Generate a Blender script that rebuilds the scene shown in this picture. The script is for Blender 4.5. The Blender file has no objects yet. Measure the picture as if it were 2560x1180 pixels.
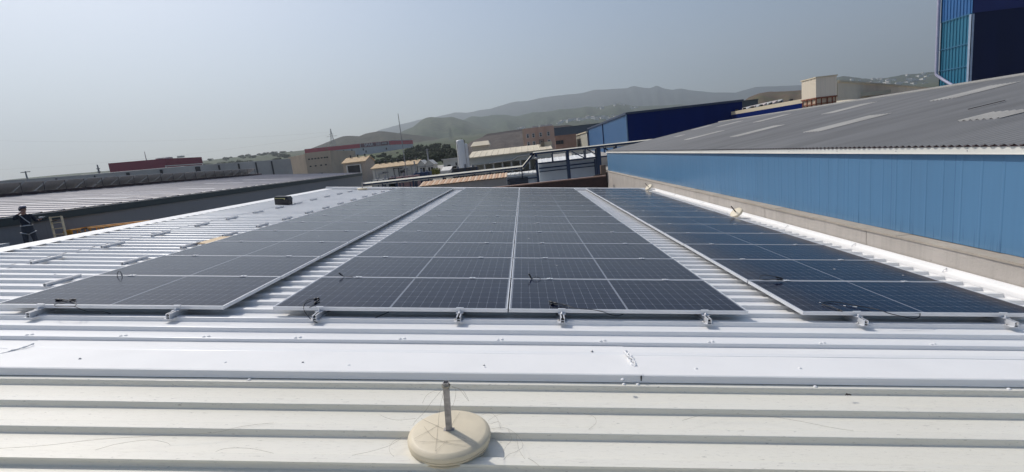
import bpy, bmesh, math, random
from mathutils import Vector, Matrix, noise

random.seed(7)
S = bpy.context.scene
COL = S.collection
R = math.radians

# ------------------------------------------------------------------ camera
F = 1215.0                                   # focal length in photo pixels (2560 wide)
BETA = R(6.3)                                # the roof falls to the right by this angle
TH, PSI, ROLL = R(9.75), R(1.25), R(0.12)
H0 = 9.0
CAM = Vector((0, 0, H0))
RY = Matrix.Rotation(BETA, 3, 'Y')
fw = Vector((-math.sin(PSI)*math.cos(TH), math.cos(PSI)*math.cos(TH), -math.sin(TH)))
rt = Vector((math.cos(PSI), math.sin(PSI), 0))
up = rt.cross(fw)
rt, up = rt*math.cos(ROLL) + up*math.sin(ROLL), up*math.cos(ROLL) - rt*math.sin(ROLL)
FWr, RTr, UPr = fw, rt, up                   # in the roof frame
FW, RT, UP = RY @ fw, RY @ rt, RY @ up       # in the world

def ray(px, py, roof=False):
    f, r, u = (FWr, RTr, UPr) if roof else (FW, RT, UP)
    return f + r*((px-1280)/F) + u*((590-py)/F)
def at(px, py, Y):
    """world point seen at a pixel, Y metres ahead"""
    d = ray(px, py)
    return CAM + d*(Y/d.y)
def atz(px, py, z):
    d = ray(px, py)
    return CAM + d*((z-H0)/d.z)
def proj(p):
    v = Vector(p) - CAM
    z = v.dot(FW)
    return (round(1280+F*v.dot(RT)/z), round(590-F*v.dot(UP)/z))
def RF(x, y, h):
    """roof frame -> world; h is depth below the camera, normal to the roof"""
    return CAM + RY @ Vector((x, y, -h))
def RP(px, py, h):
    """roof-frame point where a pixel's ray meets the plane h below the camera"""
    d = ray(px, py, True)
    return d*(-h/d.z)
def RPY(px, py, y):
    d = ray(px, py, True)
    return d*(y/d.y)

cam_d = bpy.data.cameras.new('camera'); cam = bpy.data.objects.new('camera', cam_d); COL.objects.link(cam)
cam_d.sensor_width = 36; cam_d.lens = 36*F/2560; cam_d.clip_start = 0.05; cam_d.clip_end = 40000
m3 = Matrix((RT, UP, -FW)).transposed()
cam.matrix_world = Matrix.Translation(CAM) @ m3.to_4x4()
S.camera = cam

# ------------------------------------------------------------------ helpers
class MB:
    def __init__(s): s.v = []; s.f = []; s.m = []; s.sm = []
    def face(s, pts, mi=0, smooth=False):
        n = len(s.v); s.v += [tuple(p) for p in pts]; s.f.append(tuple(range(n, n+len(pts)))); s.m.append(mi); s.sm.append(smooth)
    def add(s, vs, fs, mi=0, smooth=False):
        n = len(s.v); s.v += [tuple(p) for p in vs]
        for f in fs: s.f.append(tuple(i+n for i in f)); s.m.append(mi); s.sm.append(smooth)
    def box(s, x0, x1, y0, y1, z0, z1, mi=0, M=None):
        vs = [(x0,y0,z0),(x1,y0,z0),(x1,y1,z0),(x0,y1,z0),(x0,y0,z1),(x1,y0,z1),(x1,y1,z1),(x0,y1,z1)]
        if M is not None: vs = [M @ Vector(v) for v in vs]
        s.add(vs, [(0,3,2,1),(4,5,6,7),(0,1,5,4),(1,2,6,5),(2,3,7,6),(3,0,4,7)], mi)
    def hexa(s, b, t, mi=0):
        s.add(list(b)+list(t), [(3,2,1,0),(4,5,6,7),(0,1,5,4),(1,2,6,5),(2,3,7,6),(3,0,4,7)], mi)
    def bar(s, a, b, w, h=None, mi=0, upv=(0,0,1)):
        a, b = Vector(a), Vector(b); h = w if h is None else h
        d = (b-a).normalized(); u = Vector(upv)
        if abs(d.dot(u)) > .95: u = Vector((0,1,0))
        sx = d.cross(u).normalized()*w/2; sz = sx.cross(d).normalized()*h/2
        s.hexa([a-sx-sz, a+sx-sz, a+sx+sz, a-sx+sz], [b-sx-sz, b+sx-sz, b+sx+sz, b-sx+sz], mi)
    def tube(s, pts, r, n=8, mi=0, caps=True, smooth=True):
        pts = [Vector(p) for p in pts]; N = len(pts)
        rs = r if isinstance(r, (list, tuple)) else [r]*N
        vs = []; pu = None
        for i, p in enumerate(pts):
            d = (pts[min(i+1,N-1)] - pts[max(i-1,0)])
            d = d.normalized() if d.length > 1e-9 else Vector((0,0,1))
            if pu is None:
                u = Vector((0,0,1)) if abs(d.z) < .9 else Vector((1,0,0))
            else: u = pu
            u = (u - d*u.dot(d)).normalized(); w = d.cross(u); pu = u
            for k in range(n):
                a = 2*math.pi*k/n
                vs.append(p + (u*math.cos(a)+w*math.sin(a))*rs[i])
        fs = []
        for i in range(N-1):
            for k in range(n):
                fs.append((i*n+k, i*n+(k+1)%n, (i+1)*n+(k+1)%n, (i+1)*n+k))
        s.add(vs, fs, mi, smooth)
        if caps:
            s.face([vs[k] for k in range(n)][::-1], mi); s.face([vs[(N-1)*n+k] for k in range(n)], mi)
    def lathe(s, prof, c=(0,0,0), n=32, mi=0, smooth=True):
        vs = []; c = Vector(c)
        for r, z in prof:
            for k in range(n):
                a = 2*math.pi*k/n; vs.append(c+Vector((r*math.cos(a), r*math.sin(a), z)))
        fs = []
        for i in range(len(prof)-1):
            for k in range(n):
                fs.append((i*n+k, i*n+(k+1)%n, (i+1)*n+(k+1)%n, (i+1)*n+k))
        s.add(vs, fs, mi, smooth)
    def mesh(s, name, mats):
        me = bpy.data.meshes.new(name); me.from_pydata(s.v, [], s.f)
        for m in (mats if isinstance(mats, (list, tuple)) else [mats]): me.materials.append(m)
        me.polygons.foreach_set('material_index', s.m); me.polygons.foreach_set('use_smooth', s.sm)
        me.update(); return me
    def build(s, name, mats, parent=None, M=None):
        o = bpy.data.objects.new(name, s.mesh(name, mats)); COL.objects.link(o)
        if parent is not None: o.parent = parent
        if M is not None: o.matrix_local = M if parent is not None else M
        return o

def tag(o, label, cat, group=None, kind=None):
    if label: o['label'] = label
    if cat: o['category'] = cat
    if group: o['group'] = group
    if kind: o['kind'] = kind
    return o
def thing(name, label, cat, loc=(0,0,0), rot=(0,0,0), group=None):
    o = bpy.data.objects.new(name, None); COL.objects.link(o)
    o.empty_display_size = .2; o.location = loc; o.rotation_euler = rot
    return tag(o, label, cat, group)
ROOFROT = (0, BETA, 0)
def rthing(name, label, cat, x, y, h, group=None, rz=0):
    o = bpy.data.objects.new(name, None); COL.objects.link(o)
    o.empty_display_size = .2
    o.matrix_world = Matrix.Translation(RF(x, y, h)) @ RY.to_4x4() @ Matrix.Rotation(rz, 4, 'Z')
    return tag(o, label, cat, group)
def part(name, me, parent, label=None):
    o = bpy.data.objects.new(name, me); COL.objects.link(o); o.parent = parent
    if label: o['label'] = label
    return o
def kids(o): return KID.get(o.name) or [c for c in o.children]
KID = {}
def dup(root, kidlist, M=None, label=None, group=None):
    """copy of a thing with copies of its parts (and their sub-parts)"""
    r = root.copy(); COL.objects.link(r)
    if M is not None: r.matrix_world = M
    if label: r['label'] = label
    if group: r['group'] = group
    for ch, subs in kidlist:
        c = ch.copy(); COL.objects.link(c); c.parent = r
        for g in subs:
            d = g.copy(); COL.objects.link(d); d.parent = c
    return r
def smooth_path(pts, k=6):
    P = [Vector(p) for p in pts]; out = []
    for i in range(len(P)-1):
        p0 = P[max(i-1,0)]; p1 = P[i]; p2 = P[i+1]; p3 = P[min(i+2,len(P)-1)]
        for j in range(k):
            t = j/k
            out.append(.5*((2*p1)+(p2-p0)*t+(2*p0-5*p1+4*p2-p3)*t*t+(3*p1-p0-3*p2+p3)*t**3))
    out.append(P[-1]); return out
def fbm(x, y, z=0, o=4):
    return noise.fractal(Vector((x, y, z)), 1.0, 2.0, o)

# ------------------------------------------------------------------ materials
def newmat(name):
    m = bpy.data.materials.new(name); m.use_nodes = True
    nt = m.node_tree; return m, nt, nt.nodes['Principled BSDF']
def N(nt, typ, **kw):
    n = nt.nodes.new(typ)
    for k, v in kw.items():
        if k.startswith('i_'): n.inputs[k[2:].replace('_', ' ')].default_value = v
        elif k.startswith('n_'): n.inputs[int(k[2:])].default_value = v
        else: setattr(n, k, v)
    return n
def mth(nt, op, a, b=None, c=None):
    n = nt.nodes.new('ShaderNodeMath'); n.operation = op
    for i, x in enumerate((a, b, c)):
        if x is None: continue
        if isinstance(x, (int, float)): n.inputs[i].default_value = x
        else: nt.links.new(x, n.inputs[i])
    return n.outputs[0]
def mixc(nt, fac, a, b, blend='MIX'):
    n = nt.nodes.new('ShaderNodeMix'); n.data_type = 'RGBA'; n.blend_type = blend
    for sock, x in ((n.inputs[0], fac), (n.inputs[6], a), (n.inputs[7], b)):
        if isinstance(x, (int, float)): sock.default_value = x
        elif isinstance(x, tuple): sock.default_value = (*x[:3], 1)
        else: nt.links.new(x, sock)
    return n.outputs[2]
def ramp(nt, fac, stops):
    n = nt.nodes.new('ShaderNodeValToRGB'); nt.links.new(fac, n.inputs[0])
    while len(n.color_ramp.elements) < len(stops): n.color_ramp.elements.new(.5)
    for e, (p, c) in zip(n.color_ramp.elements, stops):
        e.position = p; e.color = (*(c if isinstance(c, tuple) else (c,c,c)), 1)
    return n.outputs[0]
def coords(nt, scale=(1,1,1), kind='Object', rot=(0,0,0)):
    tc = nt.nodes.new('ShaderNodeTexCoord'); mp = nt.nodes.new('ShaderNodeMapping')
    mp.inputs['Scale'].default_value = scale; mp.inputs['Rotation'].default_value = rot
    nt.links.new(tc.outputs[kind], mp.inputs[0]); return mp.outputs[0]
def noi(nt, co, scale=5, detail=4, rough=.55):
    n = nt.nodes.new('ShaderNodeTexNoise'); n.inputs['Scale'].default_value = scale
    n.inputs['Detail'].default_value = detail; n.inputs['Roughness'].default_value = rough
    nt.links.new(co, n.inputs['Vector']); return n.outputs['Fac']
def mat(name, col, rough=.6, metal=0, var=.12, vscale=3, col2=None, stretch=(1,1,1), bump=0, bscale=40, spec=.5, coat=0):
    """plain procedural material: two tones mixed by stretched noise, fine bump"""
    m, nt, b = newmat(name)
    co = coords(nt, stretch)
    f = noi(nt, co, vscale)
    f = ramp(nt, f, [(.3, 0.0), (.7, 1.0)])
    c2 = col2 if col2 else tuple(min(1, c*(1-var)) for c in col)
    c1 = col if col2 else tuple(min(1, c*(1+var*.4)) for c in col)
    nt.links.new(mixc(nt, f, c1, c2), b.inputs['Base Color'])
    b.inputs['Roughness'].default_value = rough; b.inputs['Metallic'].default_value = metal
    b.inputs['Specular IOR Level'].default_value = spec
    if coat: b.inputs['Coat Weight'].default_value = coat
    if bump:
        bn = nt.nodes.new('ShaderNodeBump'); bn.inputs['Strength'].default_value = bump; bn.inputs['Distance'].default_value = .01
        nt.links.new(noi(nt, coords(nt), bscale), bn.inputs['Height']); nt.links.new(bn.outputs[0], b.inputs['Normal'])
    return m
# ================================================================== our roof
ORD = ['first','second','third','fourth','fifth','sixth','seventh','eighth','ninth','tenth','eleventh','twelfth','thirteenth','fourteenth','fifteenth','sixteenth','seventeenth','eighteenth','nineteenth','twentieth','twenty-first','twenty-second','twenty-third','twenty-fourth','twenty-fifth','twenty-sixth','twenty-seventh','twenty-eighth']
HP = 1.61                                    # pan of the roof sheets below the camera
HPAN = 1.516                                 # underside of the panels
Y0, PITCH = 4.483, 1.154
XC = [-5.184+1.1395, -2.419+1.1395, -.126+1.1395, 2.661+1.1395]
NROW = 14
XL, XR, YE = -8.45, 5.50, 20.86

M_white = mat('white_roof_paint', (.825,.82,.81), rough=.33, var=.06, vscale=1.2, stretch=(.3,1,1), bump=.06, bscale=60)
M_whiteflash = mat('white_flashing_paint', (.83,.82,.805), rough=.42, var=.04, vscale=2, bump=.05, bscale=25)
M_grayface = M_white
M_alu = mat('aluminium', (.72,.73,.75), rough=.36, metal=.3, var=.08, vscale=20)
M_aluframe = mat('anodised_frame', (.72,.73,.75), rough=.38, metal=.35, var=.05, vscale=6)
M_darkslot = mat('dark_slot', (.02,.02,.02), rough=.8)
M_black = mat('black_cable_rubber', (.008,.008,.012), rough=.4)
M_seal = mat('sealant', (.78,.78,.78), rough=.5, var=.1, vscale=30)
M_screw = mat('screw_zinc', (.45,.44,.43), rough=.4, metal=.6)
M_sidingw = mat('rendered_wall', (.42,.41,.39), rough=.85, var=.2, vscale=.8)

def cream_mat():
    m, nt, b = newmat('cream_roof_paint')
    co = coords(nt, (4.5, 34, 34))
    f = ramp(nt, noi(nt, co, 3.0, 5, .65), [(.555, 0.0), (.66, 1.0)])
    co2 = coords(nt, (.25, 1.5, 1))
    g = ramp(nt, noi(nt, co2, 1.6, 3), [(.3, 0.0), (.7, 1.0)])
    sp = ramp(nt, noi(nt, coords(nt, (5, 22, 22)), 4, 3, .6), [(.655, 0.0), (.70, 1.0)])
    c = mixc(nt, g, (.785,.755,.665), (.745,.715,.62))
    c = mixc(nt, mth(nt, 'MULTIPLY', f, .30), c, (.50,.46,.38))
    c = mixc(nt, mth(nt, 'MULTIPLY', sp, .55), c, (.30,.28,.25))
    nt.links.new(c, b.inputs['Base Color']); b.inputs['Roughness'].default_value = .27
    bn = nt.nodes.new('ShaderNodeBump'); bn.inputs['Strength'].default_value = .05; bn.inputs['Distance'].default_value = .01
    nt.links.new(noi(nt, coords(nt, (1, 8, 8)), 12), bn.inputs['Height']); nt.links.new(bn.outputs[0], b.inputs['Normal'])
    return m
M_cream = cream_mat()

def rib_profile(y0, ribs, y1, t=.039, tw=.058):
    """(y,z) section along the view direction with softly rounded rib edges"""
    P = [(y0, 0)]
    r = .004
    for b in ribs:
        P += [(b-.0035, 0), (b, .002), (b+.007, t-r), (b+.0085, t-r*.35), (b+.012, t),
              (b+.010+tw-.004, t), (b+.010+tw, t-r*.35), (b+.012+tw, t-r), (b+.020+tw, .0)]
    P.append((y1, 0)); return P
def extrude_x(mb, P, x0, x1, nx=1, dz=0, mi=0, wob=0):
    n = len(P); vs = []
    for i in range(nx+1):
        x = x0+(x1-x0)*i/nx
        for (y, z) in P:
            vs.append((x, y, z+dz + (wob*fbm(x*.5, y*.9, 3) if wob else 0)))
    fs = []
    for i in range(nx):
        for j in range(n-1):
            a = i*n+j; fs.append((a, a+n, a+n+1, a+1))
    mb.add(vs, fs, mi)

class RT_: pass
def rbuild(mb, name, mats, parent, PM=None):
    """build in the parent's local frame"""
    return mb.build(name, mats, parent)
def wbuild(mb, name, mats, parent, loc, rot=None):
    """mesh given in world coordinates, child of a thing at loc (no rotation unless given)"""
    M = Matrix.Translation(Vector(loc))
    if rot is not None: M = M @ rot.to_4x4()
    inv = M.inverted()
    mb.v = [tuple(inv @ Vector(v)) for v in mb.v]
    return mb.build(name, mats, parent)

W_ROOF = rthing('white_roofed_warehouse', 'warehouse whose freshly painted white ribbed roof carries the solar panels', 'warehouse', 0, 0, HP)
ribs = [4.407+.26*k for k in range(-3, 64) if 4.407+.26*k < YE-.12]
mb = MB(); extrude_x(mb, rib_profile(3.36, ribs, YE), -7.22, XR, 26, wob=.0022); mb.build('roof_sheet', M_white, W_ROOF)
mb = MB(); extrude_x(mb, rib_profile(3.36, ribs, YE), XL+.05, -7.17, 3, dz=.007); mb.build('roof_sheet', M_white, W_ROOF)
# high-side edge trim, far edge trim
mb = MB(); mb.box(-8.58, -8.22, 3.3, YE+.2, .0405, .046); mb.box(-8.60, -8.58, 3.3, YE+.2, -.12, .046); mb.build('edge_trim', M_whiteflash, W_ROOF)
mb = MB(); mb.box(-8.22, XR+.2, YE-.04, YE+.16, .0405, .118); mb.box(-8.57, XR+.2, YE+.16, YE+.18, -.2, .124); mb.build('end_trim', M_whiteflash, W_ROOF)
# flashing over the low side against the concrete wall
mb = MB()
P = [(XR-.03, .041), (XR+.0, .046), (XR+.10, .062), (XR+.118, .072), (XR+.126, .120), (XR+.150, .122), (XR+.150, .03), (XR-.03, .03)]
vs = []
for y in (2.9, YE+.04):
    vs += [(x, y, z) for x, z in P]
n = len(P); mb.add(vs, [(i, i+n, i+n+1, i+1) for i in range(n-1)])
mb.box(XR-.028, XR-.012, 2.95, YE, -.004, .0385)
mb.build('gutter_flashing', M_whiteflash, W_ROOF)
for (y) in (4.9, 6.4, 8.2, 10.3, 12.6, 15.2, 18):
    sb = MB()
    pts = [(XR+.06+.010*k, y+random.uniform(-.012,.012), .052+.010*k) for k in range(7)]
    sb.tube(pts, [random.uniform(.005,.011) for _ in pts], 6)
    sb.build('sealant_bead', M_seal, W_ROOF)
# walls below (world vertical)
mb = MB()
a, b_, c, d = RF(XL, 3.36, HP+.05), RF(XR, 3.36, HP+.05), RF(XR, YE+.1, HP+.05), RF(XL, YE+.1, HP+.05)
g = lambda p: Vector((p.x, p.y, 0))
mb.hexa([g(a), g(b_), g(c), g(d)], [a, b_, c, d])
wbuild(mb, 'wall', M_sidingw, W_ROOF, RF(0,0,HP), RY)
# cap flashing between the two roofs: two sheets with a lap
FLY0, FLY1 = 3.171, 3.884
def cap(x0, x1, dz):
    m = MB()
    nx = 16; top = []
    for i in range(nx+1):
        x = x0+(x1-x0)*i/nx
        w = .0035*fbm(x*.9, 2.2); e = .003*fbm(x*1.7, 9)
        top.append([(x, FLY1, .006+dz), (x, 3.55, .045+dz+w), (x, FLY0+.012+e, HP-1.518+dz-.001), (x, FLY0+.002+e, HP-1.518+dz-.006), (x, FLY0-.012+e*.6, HP-1.567+w*.6), (x, FLY0+.03, HP-1.567)])
    k = len(top[0]); vs = [p for r_ in top for p in r_]
    m.add(vs, [(i*k+j, i*k+j+1, (i+1)*k+j+1, (i+1)*k+j) for i in range(nx) for j in range(k-1)])
    return m
XS = .815
cf = cap(-4.16, XS+.03, .003).build('cap_flashing', M_whiteflash, W_ROOF)
cf2 = cap(XS, 5.4, 0).build('cap_flashing', M_whiteflash, W_ROOF)
cf3 = cap(-8.5, -4.13, 0).build('cap_flashing', M_whiteflash, W_ROOF)
def bead(pix, r0, r1, h, wob, par, k=5):
    m = MB(); pts = []
    for (px, py) in pix:
        p = RP(px, py, h); pts.append(Vector((p.x, p.y, HP-h)))
    pts = smooth_path(pts, k)
    pts = [p+Vector((random.uniform(-wob,wob), random.uniform(-wob,wob), random.uniform(0,.004))) for p in pts]
    m.tube(pts, [random.uniform(r0, r1) for _ in pts], 7); return m.build('sealant_bead', M_seal, par)
bead([(1562,878),(1570,892),(1580,908),(1590,924),(1599,936)], .004, .015, 1.545, .012, cf, 6)
bead([(1568,880),(1578,894),(1586,912),(1594,928)], .003, .010, 1.545, .010, cf2, 6)
bead([(-10,889),(20,880),(50,871),(85,860)], .004, .010, 1.56, .006, cf3, 5)
mb = MB(); mb.box(XS+.008, XS+.016, FLY0-.008, FLY0-.001, HP-1.566, HP-1.519); mb.build('lap_gap', M_darkslot, cf2)
# screws with washers: along the flashing, along two rib lines, on pans of the bare part
sm = MB(); sm.lathe([(0,.0),(.011,.0),(.012,.002),(.006,.004),(.0055,.010),(0,.011)], n=8)
ms = sm.mesh('screw', M_screw)
sm2 = MB(); sm2.lathe([(0,-.003),(.016,-.003),(.012,.004),(.006,.008),(0,.009)], n=9)
ms2 = sm2.mesh('screw', M_seal)
def put(me, x, y, z, par):
    o = part('screw', me, par); o.location = (x, y, z); o.rotation_euler = (0,0,random.random()*6)
for (px, py, me) in [(200,899,ms),(563,908,ms2),(757,908,ms),(872,915,ms2),(1210,916,ms),(1212,921,ms2),(1480,880,ms),(1740,923,ms2),(2000,922,ms2),(1557,950,ms2)]:
    y = RP(px, py, 1.55); hh = .092-.086*max(0, (y.y-FLY0))/(FLY1-FLY0)
    q = RP(px, py, HP-hh); put(me, q.x, q.y, hh+.003, cf if px < 1600 else cf2)
yr = 3.887+.03
for px in (40, 285, 500, 735, 1000, 1245, 1500, 1765, 2035, 2300, 2545):
    q = RP(px, 848, 1.571); put(ms2, q.x, yr, .0395, W_ROOF); put(ms2, q.x+.035, yr+.012, .0395, W_ROOF)
for k, yy in enumerate((3.887+1.04+.03, 3.887+2.08+.03, 3.887+3.64+.03, 3.887+5.2+.03)):
    for x in [-8.0+.98*i for i in range(14)]:
        if any(abs(x-c) < 1.15 for c in XC): continue
        put(ms2, x+random.uniform(-.03,.03), yy, .0395+(.007 if x < -7.2 else 0), W_ROOF)
# ---- cream roof in front
C_ROOF = rthing('cream_roofed_warehouse', 'warehouse with a weathered cream ribbed roof in the foreground', 'warehouse', 0, 0, HP)
cribs = sorted([3.108-.29*k for k in range(-1, 40)])
mb = MB(); extrude_x(mb, rib_profile(-8.5, cribs, 3.45, t=.038, tw=.062), XL, XR, 24, dz=0, wob=.002); mb.build('roof_sheet', M_cream, C_ROOF)
mb = MB()   # lap of the next sheet, just above the lowest rib in view
mb.box(XL, XR, 2.236, 2.2375, .030, .044); mb.box(XL, XR, 2.2375, 2.30, .0395, .0425)
mb.build('sheet_lap', M_cream, C_ROOF)
mb = MB()
a, b_, c, d = RF(XL, -8.4, HP+.05), RF(XR, -8.4, HP+.05), RF(XR, 3.33, HP+.05), RF(XL, 3.33, HP+.05)
mb.hexa([g(a), g(b_), g(c), g(d)], [a, b_, c, d]); wbuild(mb, 'wall', M_sidingw, C_ROOF, RF(0,0,HP), RY)
for px in (1556, 1590, 2020, 2480, 620):
    q = RP(px, 952, 1.571); put(ms2, q.x, FLY0-.03, .0385, C_ROOF)

# ------------------------------------------------------------------ solar panels
def cell_mat():
    m, nt, b = newmat('solar_cells')
    tc = nt.nodes.new('ShaderNodeTexCoord'); sep = nt.nodes.new('ShaderNodeSeparateXYZ'); nt.links.new(tc.outputs['Object'], sep.inputs[0])
    x, y = sep.outputs[0], mth(nt, 'SUBTRACT', sep.outputs[1], .567)
    ax = mth(nt, 'SUBTRACT', mth(nt, 'ABSOLUTE', x), .009)
    cw, ch = .0922, .1835
    fx = mth(nt, 'MODULO', mth(nt, 'ADD', ax, 10*cw), cw); dx = mth(nt, 'MINIMUM', fx, mth(nt, 'SUBTRACT', cw, fx))
    fy = mth(nt, 'MODULO', mth(nt, 'ADD', y, 9*ch), ch); dy = mth(nt, 'MINIMUM', fy, mth(nt, 'SUBTRACT', ch, fy))
    l1 = mth(nt, 'LESS_THAN', dx, .0011); l2 = mth(nt, 'LESS_THAN', dy, .0013)
    di = mth(nt, 'LESS_THAN', mth(nt, 'ADD', dx, dy), .0085)
    cg = mth(nt, 'LESS_THAN', ax, 0.0); bx = mth(nt, 'GREATER_THAN', ax, 12*cw); by = mth(nt, 'GREATER_THAN', mth(nt, 'ABSOLUTE', y), 3*ch)
    w = l1
    for q in (l2, di, cg, bx, by): w = mth(nt, 'MAXIMUM', w, q)
    # fine busbars
    bf = mth(nt, 'MODULO', mth(nt, 'ADD', y, 9*ch), ch/10); bb = mth(nt, 'LESS_THAN', bf, .0007)
    # cell to cell tone
    ci = mth(nt, 'FLOOR', mth(nt, 'DIVIDE', mth(nt, 'ADD', x, 5), cw)); cj = mth(nt, 'FLOOR', mth(nt, 'DIVIDE', mth(nt, 'ADD', y, 5), ch))
    cmb = nt.nodes.new('ShaderNodeCombineXYZ'); nt.links.new(ci, cmb.inputs[0]); nt.links.new(cj, cmb.inputs[1])
    wn = nt.nodes.new('ShaderNodeTexWhiteNoise'); nt.links.new(cmb.outputs[0], wn.inputs['Vector'])
    oi = nt.nodes.new('ShaderNodeObjectInfo')
    t = mth(nt, 'ADD', mth(nt, 'MULTIPLY', wn.outputs['Value'], .5), mth(nt, 'MULTIPLY', oi.outputs['Random'], .5))
    cell = mixc(nt, t, (.002,.004,.018), (.004,.007,.026))
    cell = mixc(nt, mth(nt, 'MULTIPLY', bb, .10), cell, (.25,.26,.3))
    # thin uneven dust
    d = ramp(nt, noi(nt, coords(nt, (1.3,1.3,1)), 2.2, 5), [(.35, 0.0), (.75, 1.0)])
    c = mixc(nt, w, cell, (.19,.205,.24))
    c = mixc(nt, mth(nt, 'MULTIPLY', d, .008), c, (.45,.42,.38))
    nt.links.new(c, b.inputs['Base Color'])
    rr = mth(nt, 'ADD', mth(nt, 'MULTIPLY', d, .06), .13)
    nt.links.new(rr, b.inputs['Roughness']); b.inputs['IOR'].default_value = 1.25
    return m
M_cell = cell_mat()
M_back = mat('backsheet', (.5,.5,.5), rough=.7)
PW, PD, PT = 2.279, 1.134, .035
mf = MB(); w = .011; hx = PW/2
for (x0, x1, y0, y1) in ((-hx, hx, 0, w), (-hx, hx, PD-w, PD), (-hx, -hx+w, w, PD-w), (hx-w, hx, w, PD-w)):
    mf.box(x0, x1, y0, y1, 0, PT)
# shallow groove line on the outer faces and return flange below
for s in (0, PD):
    mf.box(-hx+.001, hx-.001, s-.0015, s+.0015, PT*.62, PT-.002); mf.box(-hx+.001, hx-.001, s-.0015, s+.0015, .002, PT*.45)
me_frame = mf.mesh('frame', M_aluframe)
mc = MB(); mc.face([(-hx+w, w, PT-.003), (hx-w, w, PT-.003), (hx-w, PD-w, PT-.003), (-hx+w, PD-w, PT-.003)]); 
mc.face([(-hx+w, w, PT-.009), (-hx+w, PD-w, PT-.009), (hx-w, PD-w, PT-.009), (hx-w, w, PT-.009)], 1)
me_cells = mc.mesh('cell_sheet', [M_cell, M_back])
mk = MB(); mk.box(-.035, .035, -.014, .034, PT+.001, PT+.004); mk.box(-.035, .035, .003, .017, 0, PT+.001)
mk.lathe([(0,PT+.004),(.008,PT+.004),(.008,PT+.011),(0,PT+.011)], c=(0,.010,0), n=6)
me_clamp = mk.mesh('clamp', M_alu)
COLN = ['in the left array', 'in middle array left column', 'in middle array right column', 'in array near blue wall']
ROWCAB = {}
def panel(ci, r):
    dx = random.uniform(-.003,.003)
    return RF(XC[ci]+dx, Y0+PITCH*r, HPAN+random.uniform(-.0012,.0012)), random.uniform(-.0022,.0022)
p0 = None; PAN = {}
for ci in range(4):
    for r in range(NROW):
        loc, tw = panel(ci, r)
        M = Matrix.Translation(loc) @ RY.to_4x4() @ Matrix.Rotation(tw, 4, 'X') @ Matrix.Rotation(random.uniform(-.0008,.0008), 4, 'Y')
        lab = f'dark framed solar panel {COLN[ci]}, {ORD[r]} row from front' if r < NROW-1 else f'dark framed solar panel {COLN[ci]}, farthest row at the roof end'
        if p0 is None:
            p0 = thing('solar_panel', lab, 'solar panel', group='solar panels in rows on the white roof'); p0.matrix_world = M
            pk = [(part('frame', me_frame, p0), []), (part('cell_sheet', me_cells, p0), [])]
            for sx in (-.684, .684):
                o = part('clamp', me_clamp, p0); o.location = (sx, PD, 0); pk.append((o, []))
        else: PAN[(ci, r)] = dup(p0, pk, M, lab)
M_drop = mat('dropping_white', (.62,.62,.60), rough=.9)
for ci, r, pts in ((3,0,((-.62,.20,.012),(-.54,.17,.016),(-.47,.165,.011),(-.80,.30,.008))),(2,3,((-.9,.45,.014),)),(2,1,((-.55,.7,.008),)),(3,1,((.25,.6,.012),(.9,.3,.010))),(1,2,((.3,.5,.009),)),(0,3,((.4,.55,.012),))):
    for x, y, rr in pts:
        m = MB(); k_ = 9; m.face([(x+rr*(.7+.5*random.random())*math.cos(6.283*q/k_)*1.3, y+rr*(.7+.5*random.random())*math.sin(6.283*q/k_), PT-.0022) for q in range(k_)]); m.build('dropping', M_drop, PAN[(ci, r)])

# ------------------------------------------------------------------ mounting rails
def rail_mesh(L):
    m = MB(); h = .048
    for s in (-1, 1):
        x = s*.017
        m.box(x-.0025, x+.0025, -L/2, L/2, 0, h)
        m.box(min(s*.0195, s*.045), max(s*.0195, s*.045), -L/2, L/2, 0, .003)
        m.box(min(s*.008, s*.0195), max(s*.008, s*.0195), -L/2, L/2, h, h+.003)
    m.box(-.0145, .0145, -L/2, L/2, .020, .024); m.box(-.0145, .0145, -L/2, L/2, .001, .004)
    m.box(-.0145, .0145, -L/2+.02, L/2-.02, .005, .019, 1); m.box(-.0145, .0145, -L/2+.02, L/2-.02, .025, .034, 1)
    return m
me_rail = rail_mesh(.46).mesh('rail', [M_alu, M_darkslot])
bm_ = MB()
bm_.lathe([(0,.003),(.012,.003),(.012,.006),(.007,.006),(.007,.013),(0,.013)], n=6)
me_bolt = bm_.mesh('bolt', M_screw)
ec = MB()   # end clamp, local to the front end of a rail, panel edge at y = 0
ec.box(-.035, .035, -.004, .012, PT+.004+.053, PT+.008+.053); ec.box(-.035, .035, -.004, -.001, .051, PT+.004+.053); ec.box(-.035, .035, -.040, -.004, .051, .054)
ec.lathe([(0,.054),(.016,.054),(.016,.057),(.009,.057),(.009,.072),(0,.072)], c=(0,-.022,0), n=6)
me_end = ec.mesh('end_clamp', M_alu)
def mkrail(x, y, lab, group, end=None, z=0, low=1):
    t = rthing('mounting_rail', lab, 'mounting rail', x, y, 1.5705-z, group, rz=random.uniform(-.02,.02))
    o = part('rail', me_rail, t); o.scale = (1,1,low)
    for (bx, by) in ((-.034,-.17),(.034,-.17),(-.034,.09),(.034,.09)):
        o = part('bolt', me_bolt, t); o.location = (bx, by, 0)
    if end is not None:
        o = part('end_clamp', me_end, t); o.location = (0, end, 0)
    if z: t.scale = (1,1,1)
    return t
AN = ['left array', 'left column of the middle array', 'right column of the middle array', 'right array']
for ci in range(4):
    for s, nm in ((-.66, 'left'), (.70, 'right')):
        fx = s + (.03 if ci >= 2 else -.02)
        mkrail(XC[ci]+fx, 4.348+.23, f'rail with end clamp under front edge of {AN[ci]}, {nm} one', 'front rails with end clamps', end=Y0-(4.348+.23))
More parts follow.
